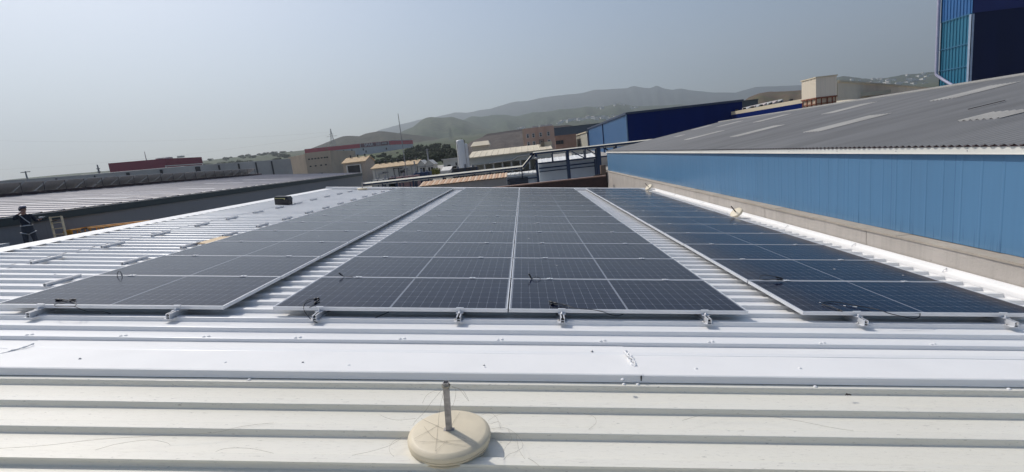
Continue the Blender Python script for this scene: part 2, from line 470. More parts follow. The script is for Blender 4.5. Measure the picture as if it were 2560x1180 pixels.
for j in range(15):
    yj = Y0+PITCH*j-.01 + random.uniform(-.03,.03)
    mkrail(-5.62+random.uniform(-.015,.015), yj, f'empty aluminium rail beside the left array, {ORD[j]} from the front', 'bare rails beside the left array', low=.72)
    mkrail(-6.95+random.uniform(-.015,.015), yj+random.uniform(-.02,.02), f'empty aluminium rail in the outer line on bare roof, {ORD[j]} from the front', 'bare rails on the open roof', low=.72)

# ------------------------------------------------------------------ loose panel cables
YJ = Y0+PITCH-.01
HT = HPAN-PT-.004
def cpt(a):
    if len(a) == 3 and a[2] < 2.2: return RP(a[0], a[1], a[2])     # on a plane below the camera
    return RPY(a[0], a[1], a[2])                                    # on an upright plane ahead
def cable(label, paths, conns, r=.0034):
    base = cpt(paths[0][0]); t = rthing('panel_cable', label, 'cable', base.x, base.y, -base.z, 'loose cables left on the panels')
    off = lambda p: p - base
    for pa in paths:
        m = MB(); m.tube([off(p) for p in smooth_path([cpt(a) for a in pa], 7)], r, 8); m.build('lead', M_black, t)
    for a, b in conns:
        a, b = off(cpt(a)), off(cpt(b)); d = b-a
        m = MB(); m.tube([a, a+d*.08, a+d*.1, a+d*.5, a+d*.52, a+d*.62, a+d*.64, b], [.006,.007,.0095,.0095,.0075,.0075,.0095,.006], 8); m.build('connector', M_black, t)
P_ = 1.474
cable('black cable standing up in a narrow hoop behind first row of left array', [[(297,702,5.6),(293,690,5.6),(295,680,5.6),(299,677.5,5.6),(304,685,5.61),(308,694,5.62)]], [((304,687,5.62),(310,700,5.6))])
cable('black cable coiled flat on front edge of left array', [[(186,749,P_),(174,750.5,P_),(152,755,P_),(138,760,P_),(139,765.5,P_),(165,767,P_),(186,766,P_),(197,771,1.473),(212,777,4.462),(230,779.5,4.455),(258,779.5,4.455),(276,784,4.46)],[(160,749.5,P_),(172,751,P_),(188,757,P_),(190,762,P_),(186,766,1.468)]], [((138,749,P_),(161,749.5,P_)),((173,750,P_),(190,748.5,P_))])
cable('black cable hanging in a wide loop over front edge of middle array', [[(790,746.5,P_),(782,747.5,P_),(767,752,P_),(759.5,760,P_),(759,770,4.44),(763,781,4.42),(772,793,4.41),(785,803,4.40),(803,811,4.40),(825,814,4.40),(858,813.5,4.40),(890,809,4.41),(918,802,4.43),(944,792,4.46),(972,780,4.53)],[(790,754,P_),(783,761,P_),(774,769,P_)]], [((784,747.5,P_),(799,745.5,P_)),((786,758,P_),(799,748.5,1.468))])
cable('small black cable end poking up behind first row of middle array', [[(848,683,5.62),(853,688,5.62),(860,692,5.62),(867,694.5,5.62),(873,696,5.61),(884,695.5,5.6)],[(884,695.5,5.6),(880,692,5.62),(864,691.5,5.62)]], [((847,682,5.62),(857,690,5.62))], .003)
cable('black cable end sticking up between first panels right of centre', [[(1330,697,5.61),(1334,694,5.6),(1340,692.5,5.6),(1347,694,5.6),(1352,698,5.6)]], [((1322,684,5.6),(1329,697,5.62))])
cable('black twin connectors lying on front panel right of centre', [[(1390,758,1.47),(1405,760,1.47),(1415,763,1.47),(1440,771,1.472),(1480,774,1.473),(1505,779,4.465),(1525,786,4.45),(1543,789,4.45),(1558,786,4.47)],[(1382,760,P_),(1396,762,1.47),(1410,763,1.468),(1420,763,1.47)],[(1376,763,P_),(1379,768,P_),(1395,769,P_),(1415,765,1.47)]], [((1372,753.5,1.47),(1392,758.5,1.468)),((1376,761,P_),(1394,757.5,1.468))])
cable('black cable in a low arch between first panels of right array', [[(1898,697,5.6),(1902,690,5.6),(1912,687.5,5.6),(1924,688.5,5.6),(1940,693,5.6)],[(1898,698,5.58),(1912,700,5.58),(1930,699,5.58),(1942,697,5.59)]], [((1938,692,5.6),(1957,696,5.6)),((1940,698,5.58),(1957,700,5.58))])
cable('long black cable looping off front edge of right array', [[(2098,776,P_),(2086,770,P_),(2066,764,P_),(2055,760,P_),(2061,756,P_),(2080,754.5,P_),(2105,757.5,1.47),(2140,764,1.468),(2175,770,1.468),(2198,775,4.465),(2225,784,4.44),(2250,790,4.43),(2275,795,4.43),(2291,795.5,4.43),(2299,791,4.44),(2300,784,4.48)]], [((2092,773,1.47),(2106,778,1.474))], .0042)
# ================================================================== things lying on the roof
M_plast = mat('cream_plastic', (.67,.585,.43), rough=.5, var=.08, vscale=9, bump=.03, bscale=60)
M_steelr = mat('weathered_steel', (.45,.42,.40), rough=.75, metal=.2, var=.45, vscale=25, bump=.3, bscale=120)
M_twine = mat('twine', (.36,.32,.25), rough=.9, var=.3, vscale=30)
M_rust = mat('dark_steel', (.05,.042,.038), rough=.8, var=.4, vscale=20)
dm = MB()
dm.lathe([(0,0),(.218,0),(.226,.006),(.228,.014)], n=64)
dm.lathe([(.228,.014),(.222,.018)], n=64, smooth=False); dm.lathe([(.222,.018),(.222,.021)], n=64); dm.lathe([(.222,.021),(.231,.025)], n=64, smooth=False)
dm.lathe([(.231,.025),(.233,.030),(.233,.036)], n=64); dm.lathe([(.233,.036),(.229,.039)], n=64, smooth=False); dm.lathe([(.229,.039),(.236,.043)], n=64, smooth=False)
dm.lathe([(.236,.043),(.2365,.060),(.234,.068)], n=64); dm.lathe([(.234,.068),(.229,.074),(.216,.083),(.211,.0855)], n=64)
dm.lathe([(.211,.0855),(.203,.088),(.10,.0925),(0,.094)], n=64)
me_disc = dm.mesh('weight_disc', M_plast)
pm = MB()
for (x0,x1,y0,y1) in ((-.015,.015,-.015,-.0125),(-.015,.015,.0125,.015),(-.015,-.0125,-.0125,.0125),(.0125,.015,-.0125,.0125)): pm.box(x0,x1,y0,y1,.085,.375)
pm.box(-.0125,.0125,-.0125,.0125,.09,.360,1)
pm.box(-.028,.028,-.0155,.0155,.0905,.096)
me_post = pm.mesh('post', [M_steelr, M_darkslot]); 
pm2 = MB()
for (x0,x1,y0,y1) in ((-.015,.015,-.015,-.0125),(-.015,.015,.0125,.015),(-.015,-.0125,-.0125,.0125),(.0125,.015,-.0125,.0125)): pm2.box(x0,x1,y0,y1,.085,.375)
pm2.box(-.0125,.0125,-.0125,.0125,.09,.360,1)
me_post2 = pm2.mesh('post', [M_rust, M_darkslot])
rg = MB(); rg.lathe([(.021,.348),(.024,.351),(.024,.357),(.021,.360)], n=12); rg.tube([(.0,-.0145,.366),(.0,-.0165,.364)], .004, 8)
me_ring = rg.mesh('twine_knot', M_twine)
def wbase(p, rot, sc, lab, post=me_post, ring=False):
    t = thing('weighted_post_base', lab, 'post base', group='round weighted bases with a short post')
    t.matrix_world = Matrix.Translation(p) @ rot.to_4x4() @ Matrix.Scale(sc, 4)
    dk = part('weight_disc', me_disc, t); dk.scale = (.955,.955,.94); dk.location = (0,0,.006); part('post', post, t)
    if ring: part('twine_knot', me_ring, t)
    return t
RYt = Matrix.Rotation(BETA-R(2.2), 3, 'Y') @ Matrix.Rotation(R(1.5), 3, 'X')
DC = RF(-.392, 2.437, 1.588); wbase(DC, RYt, 1, 'large cream round weighted base with a short post standing on the cream roof', ring=True)
q = RPY(1840, 529, 12.0); wbase(RF(q.x+.03, 12.0, -q.z+.05), RY @ Matrix.Rotation(R(-44), 3, 'Y') @ Matrix.Rotation(R(12), 3, 'X'), .70, 'cream weighted base tipped on edge against the concrete wall, nearer of two', me_post2)
q = RPY(1621.5, 467, 19.9); wbase(RF(q.x+.03, 19.9, -q.z+.04), RY @ Matrix.Rotation(R(-46), 3, 'Y') @ Matrix.Rotation(R(12), 3, 'X'), .72, 'small cream weighted base tipped against concrete wall at far roof end', me_post2)
q = RP(900, 471, 1.571); wbase(RF(-6.78, 20.45, 1.572), RY, .9, 'cream weighted base with upright post at far left corner of white roof')

def strand(pts, h=None, lift=0):
    out = []
    for a in pts:
        if len(a) == 3: p = RPY(*a)
        elif h is None:                      # on the top of the round base
            nz = RYt @ Vector((0,0,1)); d = ray(a[0], a[1]); out.append(CAM + d*((DC+nz*.096-CAM).dot(nz)/d.dot(nz))); continue
        else: p = RP(a[0], a[1], h)
        out.append(RY @ p + CAM)
    return smooth_path(out, 5)
PYV = 2.425
tw = MB(); rad = .00062
for s in ([(1115,966,PYV),(1105,975,PYV),(1078,1006,2.41),(1063,1028,2.40),(1041,1050,2.42),(1032,1063,2.36)],
          [(1115,966,PYV),(1107,976,PYV),(1087,977,2.45),(1067,988,2.5),(1056,1008,2.55)],
          [(1114,968,PYV),(1109,980,PYV),(1105,988,2.40),(1111,1004,2.40),(1116,1012,2.41)],
          [(1129,966,PYV),(1139,973,PYV),(1138,995,2.44),(1131,1017,2.44)],
          [(1129,966,PYV),(1148,973,2.44),(1164,993,2.45),(1172,1003,2.46),(1166,990,2.46),(1155,974,2.46),(1131,968,PYV)],
          [(1115,968,PYV),(1108,985,2.4),(1102,1010,2.38),(1098,1035,2.36),(1096,1054,2.35)]):
    tw.tube(strand(s), rad, 5)
for s in ([(1096,1054),(1092,1095),(1088,1128)], [(1052,1046),(1100,1068),(1166,1098)], [(1088,1128),(1103,1114),(1119,1103),(1145,1101),(1175,1103),(1187,1109)],
          [(1037,1102),(1078,1105),(1119,1102)], [(1060,1066),(1082,1092),(1110,1104),(1150,1112),(1180,1112)], [(1150,1030),(1138,1047),(1128,1066)], [(1036,1096),(1070,1078),(1094,1064)]):
    tw.tube(strand(s), rad*.9, 5)
for s in ([(1203,1038),(1224,1032),(1241,1043),(1249,1063),(1252,1072)], [(1220,1052),(1243,1038),(1276,1032)], [(1228,1072),(1250,1069),(1270,1072),(1290,1085),(1305,1105),(1306,1118),(1290,1129),(1272,1136),(1259,1149)],
          [(1270,1072),(1279,1098),(1266,1115),(1259,1129)], [(1290,1087),(1298,1125),(1312,1147)], [(1320,1145),(1335,1154),(1351,1167)], [(950,1037),(968,1045),(995,1050),(1039,1046)],
          [(880,1138),(924,1129),(973,1114),(1003,1096)], [(985,1141),(975,1131),(974,1118),(984,1103),(1010,1090)], [(1222,1090),(1240,1080),(1262,1086)], [(1226,1060),(1246,1054),(1252,1062)]):
    tw.tube(strand(s, 1.566), rad, 5)
t0 = RF(-.395, 2.43, 1.2)
t_tw = thing('twine', 'tangled thin twine strands around the large cream weighted base', 'twine', t0)
wbuild(tw, 'strands', M_twine, t_tw, t0)
for lab, segs in (('long stray twine thread on cream roof at left', [[(0,1121),(117,1113),(250,1098),(391,1090),(531,1082),(586,1070),(625,1063),(684,1057)]]),
                  ('curled stray thread lying below the long one at left', [[(238,1125),(297,1109),(371,1100),(414,1106),(426,1113)]]),
                  ('short bowed thread on cream roof left of the weighted base', [[(539,1129),(566,1121),(625,1121),(684,1133)]]),
                  ('hook shaped thread on cream roof right of the weighted base', [[(1459,1034),(1484,1041),(1490,1057),(1472,1073)]]),
                  ('long bowed thread across the cream roof at right', [[(1706,1051),(1762,1036),(1808,1035),(1898,1038),(1989,1051),(2080,1069),(2134,1077)]])):
    m = MB()
    for s in segs: m.tube(strand(s, 1.566), .0007, 5)
    o = m.build('stray_thread', M_twine); tag(o, lab, 'thread', 'stray threads on the cream roof')

# toolbox
M_tbox = mat('black_plastic', (.012,.013,.02), rough=.45, var=.3)
M_tyel = mat('yellow_strip', (.50,.47,.20), rough=.5)
a, b_ = RP(686.5, 512, 1.571), RP(724, 512, 1.571)
tb = rthing('toolbox', 'black toolbox with a yellow strip standing on the white roof', 'toolbox', (a.x+b_.x)/2, a.y, 1.571)
tb.matrix_world = tb.matrix_world @ Matrix.Rotation(R(-6), 4, 'Y') if False else tb.matrix_world
wx = (b_.x-a.x)/2*.93
m = MB(); m.hexa([(-wx,0,0),(wx,0,0),(wx,.24,0),(-wx,.24,0)], [(-wx*1.03,-.01,.16),(wx*1.03,-.01,.16),(wx*1.03,.25,.16),(-wx*1.03,.25,.16)]); m.build('body', M_tbox, tb)
m = MB(); m.hexa([(-wx*1.05,-.018,.162),(wx*1.05,-.018,.162),(wx*1.05,.258,.162),(-wx*1.05,.258,.162)], [(-wx*1.0,.005,.25),(wx*.86,.005,.25),(wx*.86,.235,.25),(-wx*1.0,.235,.25)]); m.build('lid', M_tbox, tb)
m = MB(); m.hexa([(-wx*.95,-.021,.185),(wx*.55,-.021,.185),(wx*.55,-.007,.185),(-wx*.95,-.007,.185)], [(-wx*.95,-.015,.203),(wx*.55,-.015,.203),(wx*.55,-.003,.203),(-wx*.95,-.003,.203)]); m.box(wx*.40, wx*.50, -.026, -.018, .155, .19); m.build('strip', M_tyel, tb)
m = MB(); m.tube([(wx*1.04,.05,.14),(wx*1.22,.06,.13),(wx*1.25,.07,.04),(wx*1.28,.08,.005)], .012, 8); m.build('strap', M_tbox, tb)
# plywood board half under the left array
M_ply = mat('plywood', (.66,.50,.31), rough=.7, var=.14, vscale=3, stretch=(1,8,1))
M_plye = mat('plywood_edge', (.16,.08,.055), rough=.8)
a, b_ = RP(488, 608.5, 1.55), RP(533, 596.5, 1.55)
bd = rthing('plywood_board', 'thin plywood board pushed partly under the left array', 'board', a.x, a.y, 1.571)
m = MB(); L_ = -4.98-a.x; Dy = 8.80-a.y; m.box(0, L_, 0, Dy, .0015, .020); m.face([(0,-.0005,.0015),(L_,-.0005,.0015),(L_,-.0005,.0195),(0,-.0005,.0195)], 1)
bo = m.build('sheet', [M_ply, M_plye], bd)
# a speck of dried debris
m = MB(); q = RP(2118, 986, 1.566)
for k in range(5): m.tube([Vector((random.uniform(-.012,.012), random.uniform(-.006,.006), .003)), Vector((random.uniform(-.02,.02), random.uniform(-.008,.008), .010)), Vector((random.uniform(-.026,.026), random.uniform(-.006,.006), .004))], .0025, 5)
o = m.build('dead_twig', M_rust); o.matrix_world = Matrix.Translation(RF(q.x, q.y, 1.572)) @ RY.to_4x4(); tag(o, 'tiny dark twig lying on the cream roof at right', 'twig')

# ================================================================== annex with person, ladder and lift
M_conc = None
def hand(E, V, RAD, wrist_i, wrist, d, nrm, curl=.5, thumb=1):
    """palm and five finger chains appended to a skin skeleton"""
    d = Vector(d).normalized(); n = Vector(nrm).normalized(); s = d.cross(n).normalized()
    palm = Vector(wrist)+d*.075; V.append(palm); RAD.append((.036,.02)); pi = len(V)-1; E.append((wrist_i, pi))
    for k, L in enumerate((.070,.080,.076,.060)):
        off = s*(.026-.0175*k); pr = pi; p = palm+off+d*.02; dd = d.copy()
        for j, f in enumerate((.1,.45,.32,.22)):
            p = p+dd*L*f; V.append(p); RAD.append((.0095-.001*j,)*2); E.append((pr, len(V)-1)); pr = len(V)-1
            dd = (dd-n*curl*(.35+.2*j)).normalized()
    pr = wrist_i if False else pi
    p = Vector(wrist)+d*.03+s*.03*thumb
    for j in range(3):
        V.append(p+ (s*.5*thumb+d*.8-n*.2).normalized()*.028*j); RAD.append((.011-.001*j,)*2); E.append((pr, len(V)-1)); pr = len(V)-1
def skin_mesh(name, V, E, RAD, m, root=0, sub=1):
    me = bpy.data.meshes.new(name+'_skeleton'); me.from_pydata([tuple(v) for v in V], E, [])
    o = bpy.data.objects.new(name+'_tmp', me); COL.objects.link(o)
    md = o.modifiers.new('Skin', 'SKIN')
    if not me.skin_vertices:
        bm = bmesh.new(); bm.from_mesh(me); bm.verts.layers.skin.verify(); bm.to_mesh(me); bm.free()
    for i, sv in enumerate(me.skin_vertices[0].data):
        sv.radius = RAD[i] if isinstance(RAD[i], tuple) else (RAD[i], RAD[i]); sv.use_root = (i == root)
    sb_ = o.modifiers.new('Sub', 'SUBSURF'); sb_.levels = sub; sb_.render_levels = sub
    dg = bpy.context.evaluated_depsgraph_get(); ev = o.evaluated_get(dg)
    out = bpy.data.meshes.new_from_object(ev); out.name = name
    out.materials.clear(); out.materials.append(m)
    for p in out.polygons: p.use_smooth = True
    bpy.data.objects.remove(o); return out
M_skin = mat('skin', (.42,.24,.19), rough=.6)
M_jack = mat('navy_jacket', (.020,.026,.045), rough=.9, var=.3, vscale=8)
M_trou = mat('grey_work_trousers', (.055,.062,.080), rough=.9, var=.3, vscale=8)
M_harn = mat('harness_webbing', (.55,.55,.56), rough=.7)
M_helm = mat('helmet', (.05,.035,.055), rough=.45)
M_helm2 = mat('helmet_pale', (.52,.46,.50), rough=.5)
YP = 17.6
htop = at(53, 514, YP)
SC = 1.0
foot = htop - Vector((0,0,1.80))
ZANX = foot.z
pers = thing('person', 'person in dark jacket, helmet and pale harness raising a hand to the face', 'person', foot, (0,0,R(45)))
V = [Vector(p) for p in ((0,0,.95),(0,0,1.12),(0,-.01,1.32),(.005,-.01,1.47),(.012,-.025,1.555),(.02,-.045,1.63),(.02,-.035,1.71))]
RAD = [.12,.115,.13,.055,.062,(.078,.09),(.068,.08)]; E = [(0,1),(1,2),(2,3),(3,4),(4,5),(5,6)]
def chain(par, pts):
    pr = par
    for p, r in pts: V.append(Vector(p)); RAD.append(r); E.append((pr, len(V)-1)); pr = len(V)-1
    return pr
w1 = chain(2, [((-.17,-.01,1.41),.058),((-.30,-.10,1.33),.045),((-.20,-.19,1.44),.036),((-.11,-.19,1.51),.027)])
hand(E, V, RAD, w1, V[w1], (.75,.12,.55), (-.2,-1,.1), .25)
w2 = chain(2, [((.18,-.01,1.41),.058),((.29,.03,1.17),.045),((.35,-.12,1.19),.034),((.38,-.20,1.21),.027)])
hand(E, V, RAD, w2, V[w2], (.25,-.85,.15), (-.9,-.2,.1), .7)
for s in (-1, 1):
    chain(0, [((s*.10,0,.88),.092),((s*.125,-.02,.50),.06),((s*.14,.03,.10),.042),((s*.15,-.10,.045),.038)])
# nose, ears
for p, r in (((.02,-.135,1.635),.016),((-.062,-.03,1.635),.018),((.102,-.03,1.635),.018)):
    V.append(Vector(p)); RAD.append(r); E.append((5, len(V)-1))
me_body = skin_mesh('body', V, E, RAD, M_skin)
part('body', me_body, pers)
fm = MB()
for s in (-.013,.053): fm.lathe([(0,.010),(.009,.006),(.0115,0),(.009,-.006),(0,-.010)], c=(s,-.124,1.655), n=10)
fm.tube([(-.008,-.126,1.585),(.02,-.131,1.582),(.048,-.126,1.585)], .006, 6)
fm.build('face_features', M_helm, pers)
Vb, Rb, Eb = V, RAD, E
V = [Vector(p) for p in ((0,0,.98),(0,0,1.12),(0,-.01,1.32),(.005,-.01,1.44))]; RAD = [.15,.14,.155,.085]; E = [(0,1),(1,2),(2,3)]
chain(2, [((-.17,-.01,1.41),.078),((-.30,-.10,1.33),.062),((-.21,-.18,1.43),.05),((-.135,-.19,1.49),.042)])
chain(2, [((.18,-.01,1.41),.078),((.29,.03,1.17),.062),((.345,-.11,1.19),.05),((.37,-.17,1.205),.042)])
part('jacket', skin_mesh('jacket', V, E, RAD, M_jack), pers)
V = [Vector(p) for p in ((0,0,.94),(0,0,1.06),(0,0,.86))]; RAD = [.16,.15,.13]; E = [(0,1),(0,2)]
for s in (-1, 1): chain(2, [((s*.10,0,.84),.108),((s*.125,-.02,.50),.08),((s*.14,.025,.13),.066)])
part('trousers', skin_mesh('trousers', V, E, RAD, M_trou), pers)
for s in (-1, 1):
    m = MB(); m.tube([(s*.14,.05,.06),(s*.145,-.02,.055),(s*.152,-.10,.045),(s*.155,-.16,.03)], [.058,.06,.054,.03], 10); m.tube([(s*.14,.03,.05),(s*.14,.03,.17)], [.06,.056], 10); m.build('boot', M_jack, pers)
m = MB(); m.lathe([(.125,1.685),(.118,1.69),(.112,1.72),(.092,1.765),(.05,1.795),(0,1.80)], c=(.02,-.035,0), n=24); m.hexa([(-.07,-.19,1.682),(.11,-.19,1.682),(.11,-.10,1.686),(-.07,-.10,1.686)], [(-.07,-.19,1.688),(.11,-.19,1.688),(.11,-.10,1.70),(-.07,-.10,1.70)])
hm = m.build('helmet', M_helm, pers)
m = MB(); m.lathe([(.100,1.742),(.096,1.770),(.054,1.800),(0,1.806)], c=(.03,-.045,0), n=24); m.build('helmet_patch', M_helm2, hm)
m = MB(); m.lathe([(.105,1.60),(.108,1.69),(.10,1.70)], c=(.0,-.0,0), n=20); m.build('hair', M_helm, pers)
m = MB()
m.tube([(-.10,-.155,1.44),(0,-.185,1.28),(.11,-.175,1.12)], .016, 6)
m.tube([(.10,.145,1.44),(0,.165,1.28),(-.11,.155,1.12)], .016, 6); m.tube([(-.10,-.155,1.44),(-.11,0,1.49),(-.10,.145,1.44)], .016, 6)
m.tube([(.165*math.cos(a), .165*math.sin(a), 1.05) for a in [i*math.pi/10 for i in range(21)]], .020, 6)
m.build('harness_strap', M_harn, pers)
for s in (-1, 1):
    m = MB(); m.tube([(s*.10+.118*math.cos(a), .118*math.sin(a)*1.05, .76+.05*math.cos(a)*s) for a in [i*math.pi/8 for i in range(17)]], .017, 6); m.build('leg_loop', M_harn, pers)
dr = thing('power_tool', 'small pale tool held in the right hand of the person in the helmet', 'tool'); dr.matrix_world = pers.matrix_basis @ Matrix.Translation((.405,-.29,1.235))
dr.location = Matrix.Translation(foot) @ Matrix.Rotation(R(45),4,'Z') @ Vector((.405,-.29,1.235)); dr.rotation_euler = (0,0,R(45))
m = MB(); m.tube([(-.02,0,.05),(.10,-.02,.06)], [.032,.026], 10); m.tube([(.10,-.02,.06),(.15,-.03,.064)], .010, 8); m.build('housing', M_harn, dr)
m = MB(); m.tube([(-.0,0,.04),(-.015,.005,-.10)], [.018,.022], 8); m.build('grip', M_tbox, dr)

# annex flat roof
M_anx = mat('grey_flat_roof', (.16,.17,.18), rough=.9, var=.2, vscale=1)
an = thing('annex_building', 'low flat roofed grey annex between the white roof and the grey wall', 'annex', (-15, 12, 0))
m = MB(); m.box(-20.35, -10.4, 6.0, 19.9, 0, ZANX-.12); wbuild(m, 'wall', M_sidingw, an, (-15,12,0))
m = MB(); m.box(-20.35, -10.35, 5.95, 19.95, ZANX-.12, ZANX-.002); wbuild(m, 'roof', M_anx, an, (-15,12,0))
p = at(9, 625, 15.2)
bx = thing('switch_box', 'pale grey box on the annex roof at the left picture edge', 'box', (p.x, p.y, ZANX))
hh = at(10, 611.5, 15.2).z-ZANX
m = MB(); m.box(-.35, .11, -.12, .12, .06, hh); m.build('cabinet', mat('pale_grey_paint', (.42,.44,.47), rough=.6), bx)
m = MB(); m.box(-.36, .12, -.13, .13, hh, hh+.03); m.build('lid', mat('pale_grey_lid', (.5,.52,.55), rough=.6), bx)
m = MB(); m.box(-.33, -.27, -.1, .1, 0, .06); m.box(.02, .08, -.1, .1, 0, .06); m.build('feet', M_rust, bx)
# ladder
M_ladder = mat('aluminium_ladder', (.76,.62,.40), rough=.5, metal=.2, var=.2, vscale=10)
A0, A1 = at(125, 543, 19.7), at(138.5, 598, 19.35); B0, B1 = at(153.5, 540, 19.7), at(166, 594, 19.35)
def ext(p, q): 
    d = q-p; k = (ZANX-p.z)/d.z; return p+d*k
Ab, Bb = ext(A0, A1), ext(B0, B1)
la = thing('ladder', 'pale aluminium ladder standing upright left of the orange lift basket', 'ladder', Ab)
m = MB(); m.bar(A0+(A0-A1)*.0, Ab, .035, .075, upv=(0,1,0)); wbuild(m, 'side_rail', M_ladder, la, Ab)
m = MB(); m.bar(B0, Bb, .035, .075, upv=(0,1,0)); wbuild(m, 'side_rail', M_ladder, la, Ab)
nr = int((A0-Ab).length/.27)
for k in range(nr+1):
    t = (.02+.27*k)/(A0-Ab).length
    if t > .98: t = .98
    m = MB(); m.bar(A0.lerp(Ab, t), B0.lerp(Bb, t), .032); wbuild(m, 'rung', M_ladder, la, Ab)
m = MB(); m.bar(A0+Vector((0,0,.0)), A0+Vector((-.36,.0,-.06)), .03); m.bar(A0.lerp(Ab,.16), A0.lerp(Ab,.16)+Vector((.2,.02,.03)), .07, .03); wbuild(m, 'hook', M_rust, la, Ab)
# scissor lift
M_or = mat('orange_paint', (.80,.36,.04), rough=.5, var=.25, vscale=3)
YL = 20.4
L0, L1 = at(161, 579, YL), at(331, 557.5, YL)
zt = (L0.z+L1.z)/2
lf = thing('scissor_lift', 'orange scissor lift whose basket rails show above the roof edge', 'scissor lift', ((L0.x+L1.x)/2, YL+.5, 0))
LL = ((L0.x+L1.x)/2, YL+.5, 0); x0, x1 = L0.x, L1.x; zd = zt-1.08
m = MB(); m.box(x0, x1, YL, YL+1.0, zd-.12, zd); wbuild(m, 'platform', M_or, lf, LL)
m = MB()
for yy in (YL+.02, YL+.98):
    for zz in (zt, zt-.28, zt-.62): m.tube([(x0,yy,zz),(x1,yy,zz)], .024, 8)
    for xx in (x0, x0+.55, x0+1.15, x0+1.75, x1): m.tube([(xx,yy,zd),(xx,yy,zt)], .022, 8)
    m.bar((x0,yy,zd+.08), (x1,yy,zd+.08), .01, .15)
for xx in (x0, x1):
    for zz in (zt, zt-.28, zt-.62): m.tube([(xx,YL+.02,zz),(xx,YL+.98,zz)], .024, 8)
for k in range(4): m.tube([(x0+.62+.45*k, YL+.02, zt-.02), (x0+.82+.45*k, YL+.02, zt-.30)], .018, 6)
wbuild(m, 'guard_rail', M_or, lf, LL)
m = MB(); m.box(x0-.02, x0+.36, YL-.05, YL-.0, zt-.36, zt-.02); m.box(x0+.08, x0+.16, YL-.06, YL-.05, zt-.18, zt-.10); wbuild(m, 'control_panel', M_or, lf, LL)
m = MB(); m.box(x0+.80, x0+1.0, YL-.14, YL-.03, zt-.30, zt-.12); m.box(x0+.86, x0+1.08, YL-.10, YL-.03, zt-.02, zt+.03); wbuild(m, 'control_box', M_rust, lf, LL)
zb = .75; nst = 5; hs = (zd-.12-zb)/nst
for k in range(nst):
    m = MB()
    for yy in (YL+.2, YL+.8):
        m.bar((x0+.15, yy, zb+hs*k), (x1-.15, yy, zb+hs*(k+1)), .06, .1); m.bar((x1-.15, yy+.07, zb+hs*k), (x0+.15, yy+.07, zb+hs*(k+1)), .06, .1)
    wbuild(m, 'scissor_arm', M_or, lf, LL)
m = MB(); m.box(x0, x1, YL+.05, YL+.95, .28, zb); wbuild(m, 'chassis', M_or, lf, LL)
for xx in (x0+.3, x1-.3):
    for yy in (YL+.08, YL+.92):
        m = MB(); m.tube([(xx,yy-.06,.22),(xx,yy+.06,.22)], .22, 18); wbuild(m, 'wheel', M_rust, lf, LL)
# ================================================================== neighbouring buildings
def atx(px, py, X):
    d = ray(px, py); return CAM + d*(X/d.x)
def hor(px):
    a = atz(px, 2000, 0); lo, hi = -400, 1200
    for _ in range(40):
        md = (lo+hi)/2
        if ray(px, md).z > 0: lo = md
        else: hi = md
    return lo
def part_w(mb, name, mats, par, loc): return wbuild(mb, name, mats, par, loc)

def clad_mat(name, col, dark, seam=1.1, axis=1, rib=.0, streak=.35, zb=0, rough=.45):
    """painted sheet cladding: upright seams, weather streaks rising from the foot, faint fade"""
    m, nt, b = newmat(name)
    tc = nt.nodes.new('ShaderNodeTexCoord'); sep = nt.nodes.new('ShaderNodeSeparateXYZ'); nt.links.new(tc.outputs['Object'], sep.inputs[0])
    u = sep.outputs[axis]; z = sep.outputs[2]
    fr = mth(nt, 'MODULO', mth(nt, 'ADD', u, 500*seam), seam); s = mth(nt, 'LESS_THAN', fr, .012)
    cmb = nt.nodes.new('ShaderNodeCombineXYZ'); nt.links.new(mth(nt, 'FLOOR', mth(nt, 'DIVIDE', u, seam)), cmb.inputs[0])
    wn = nt.nodes.new('ShaderNodeTexWhiteNoise'); nt.links.new(cmb.outputs[0], wn.inputs['Vector'])
    st = ramp(nt, noi(nt, coords(nt, (3.5, 3.5, .12)), 2.2, 5, .7), [(.35, 0.0), (.72, 1.0)])
    # streaks strongest near the foot of the wall
    k = mth(nt, 'MULTIPLY', mth(nt, 'SUBTRACT', 1.0, mth(nt, 'MINIMUM', 1.0, mth(nt, 'MAXIMUM', 0.0, mth(nt, 'DIVIDE', mth(nt, 'SUBTRACT', z, zb), .30)))), 1.0)
    sp = ramp(nt, noi(nt, coords(nt, (7, 7, .35)), 4.0, 4), [(.56, 0.0), (.72, 1.0)])
    c = mixc(nt, mth(nt, 'MULTIPLY', wn.outputs['Value'], .30), col, tuple(x*.80 for x in col))
    c = mixc(nt, mth(nt, 'MULTIPLY', st, streak), c, tuple(x*.72+.01 for x in col))
    c = mixc(nt, mth(nt, 'MULTIPLY', mth(nt, 'MULTIPLY', k, sp), .75), c, dark)
    c = mixc(nt, mth(nt, 'MULTIPLY', s, .40), c, dark)
    nt.links.new(c, b.inputs['Base Color']); b.inputs['Roughness'].default_value = rough
    return m
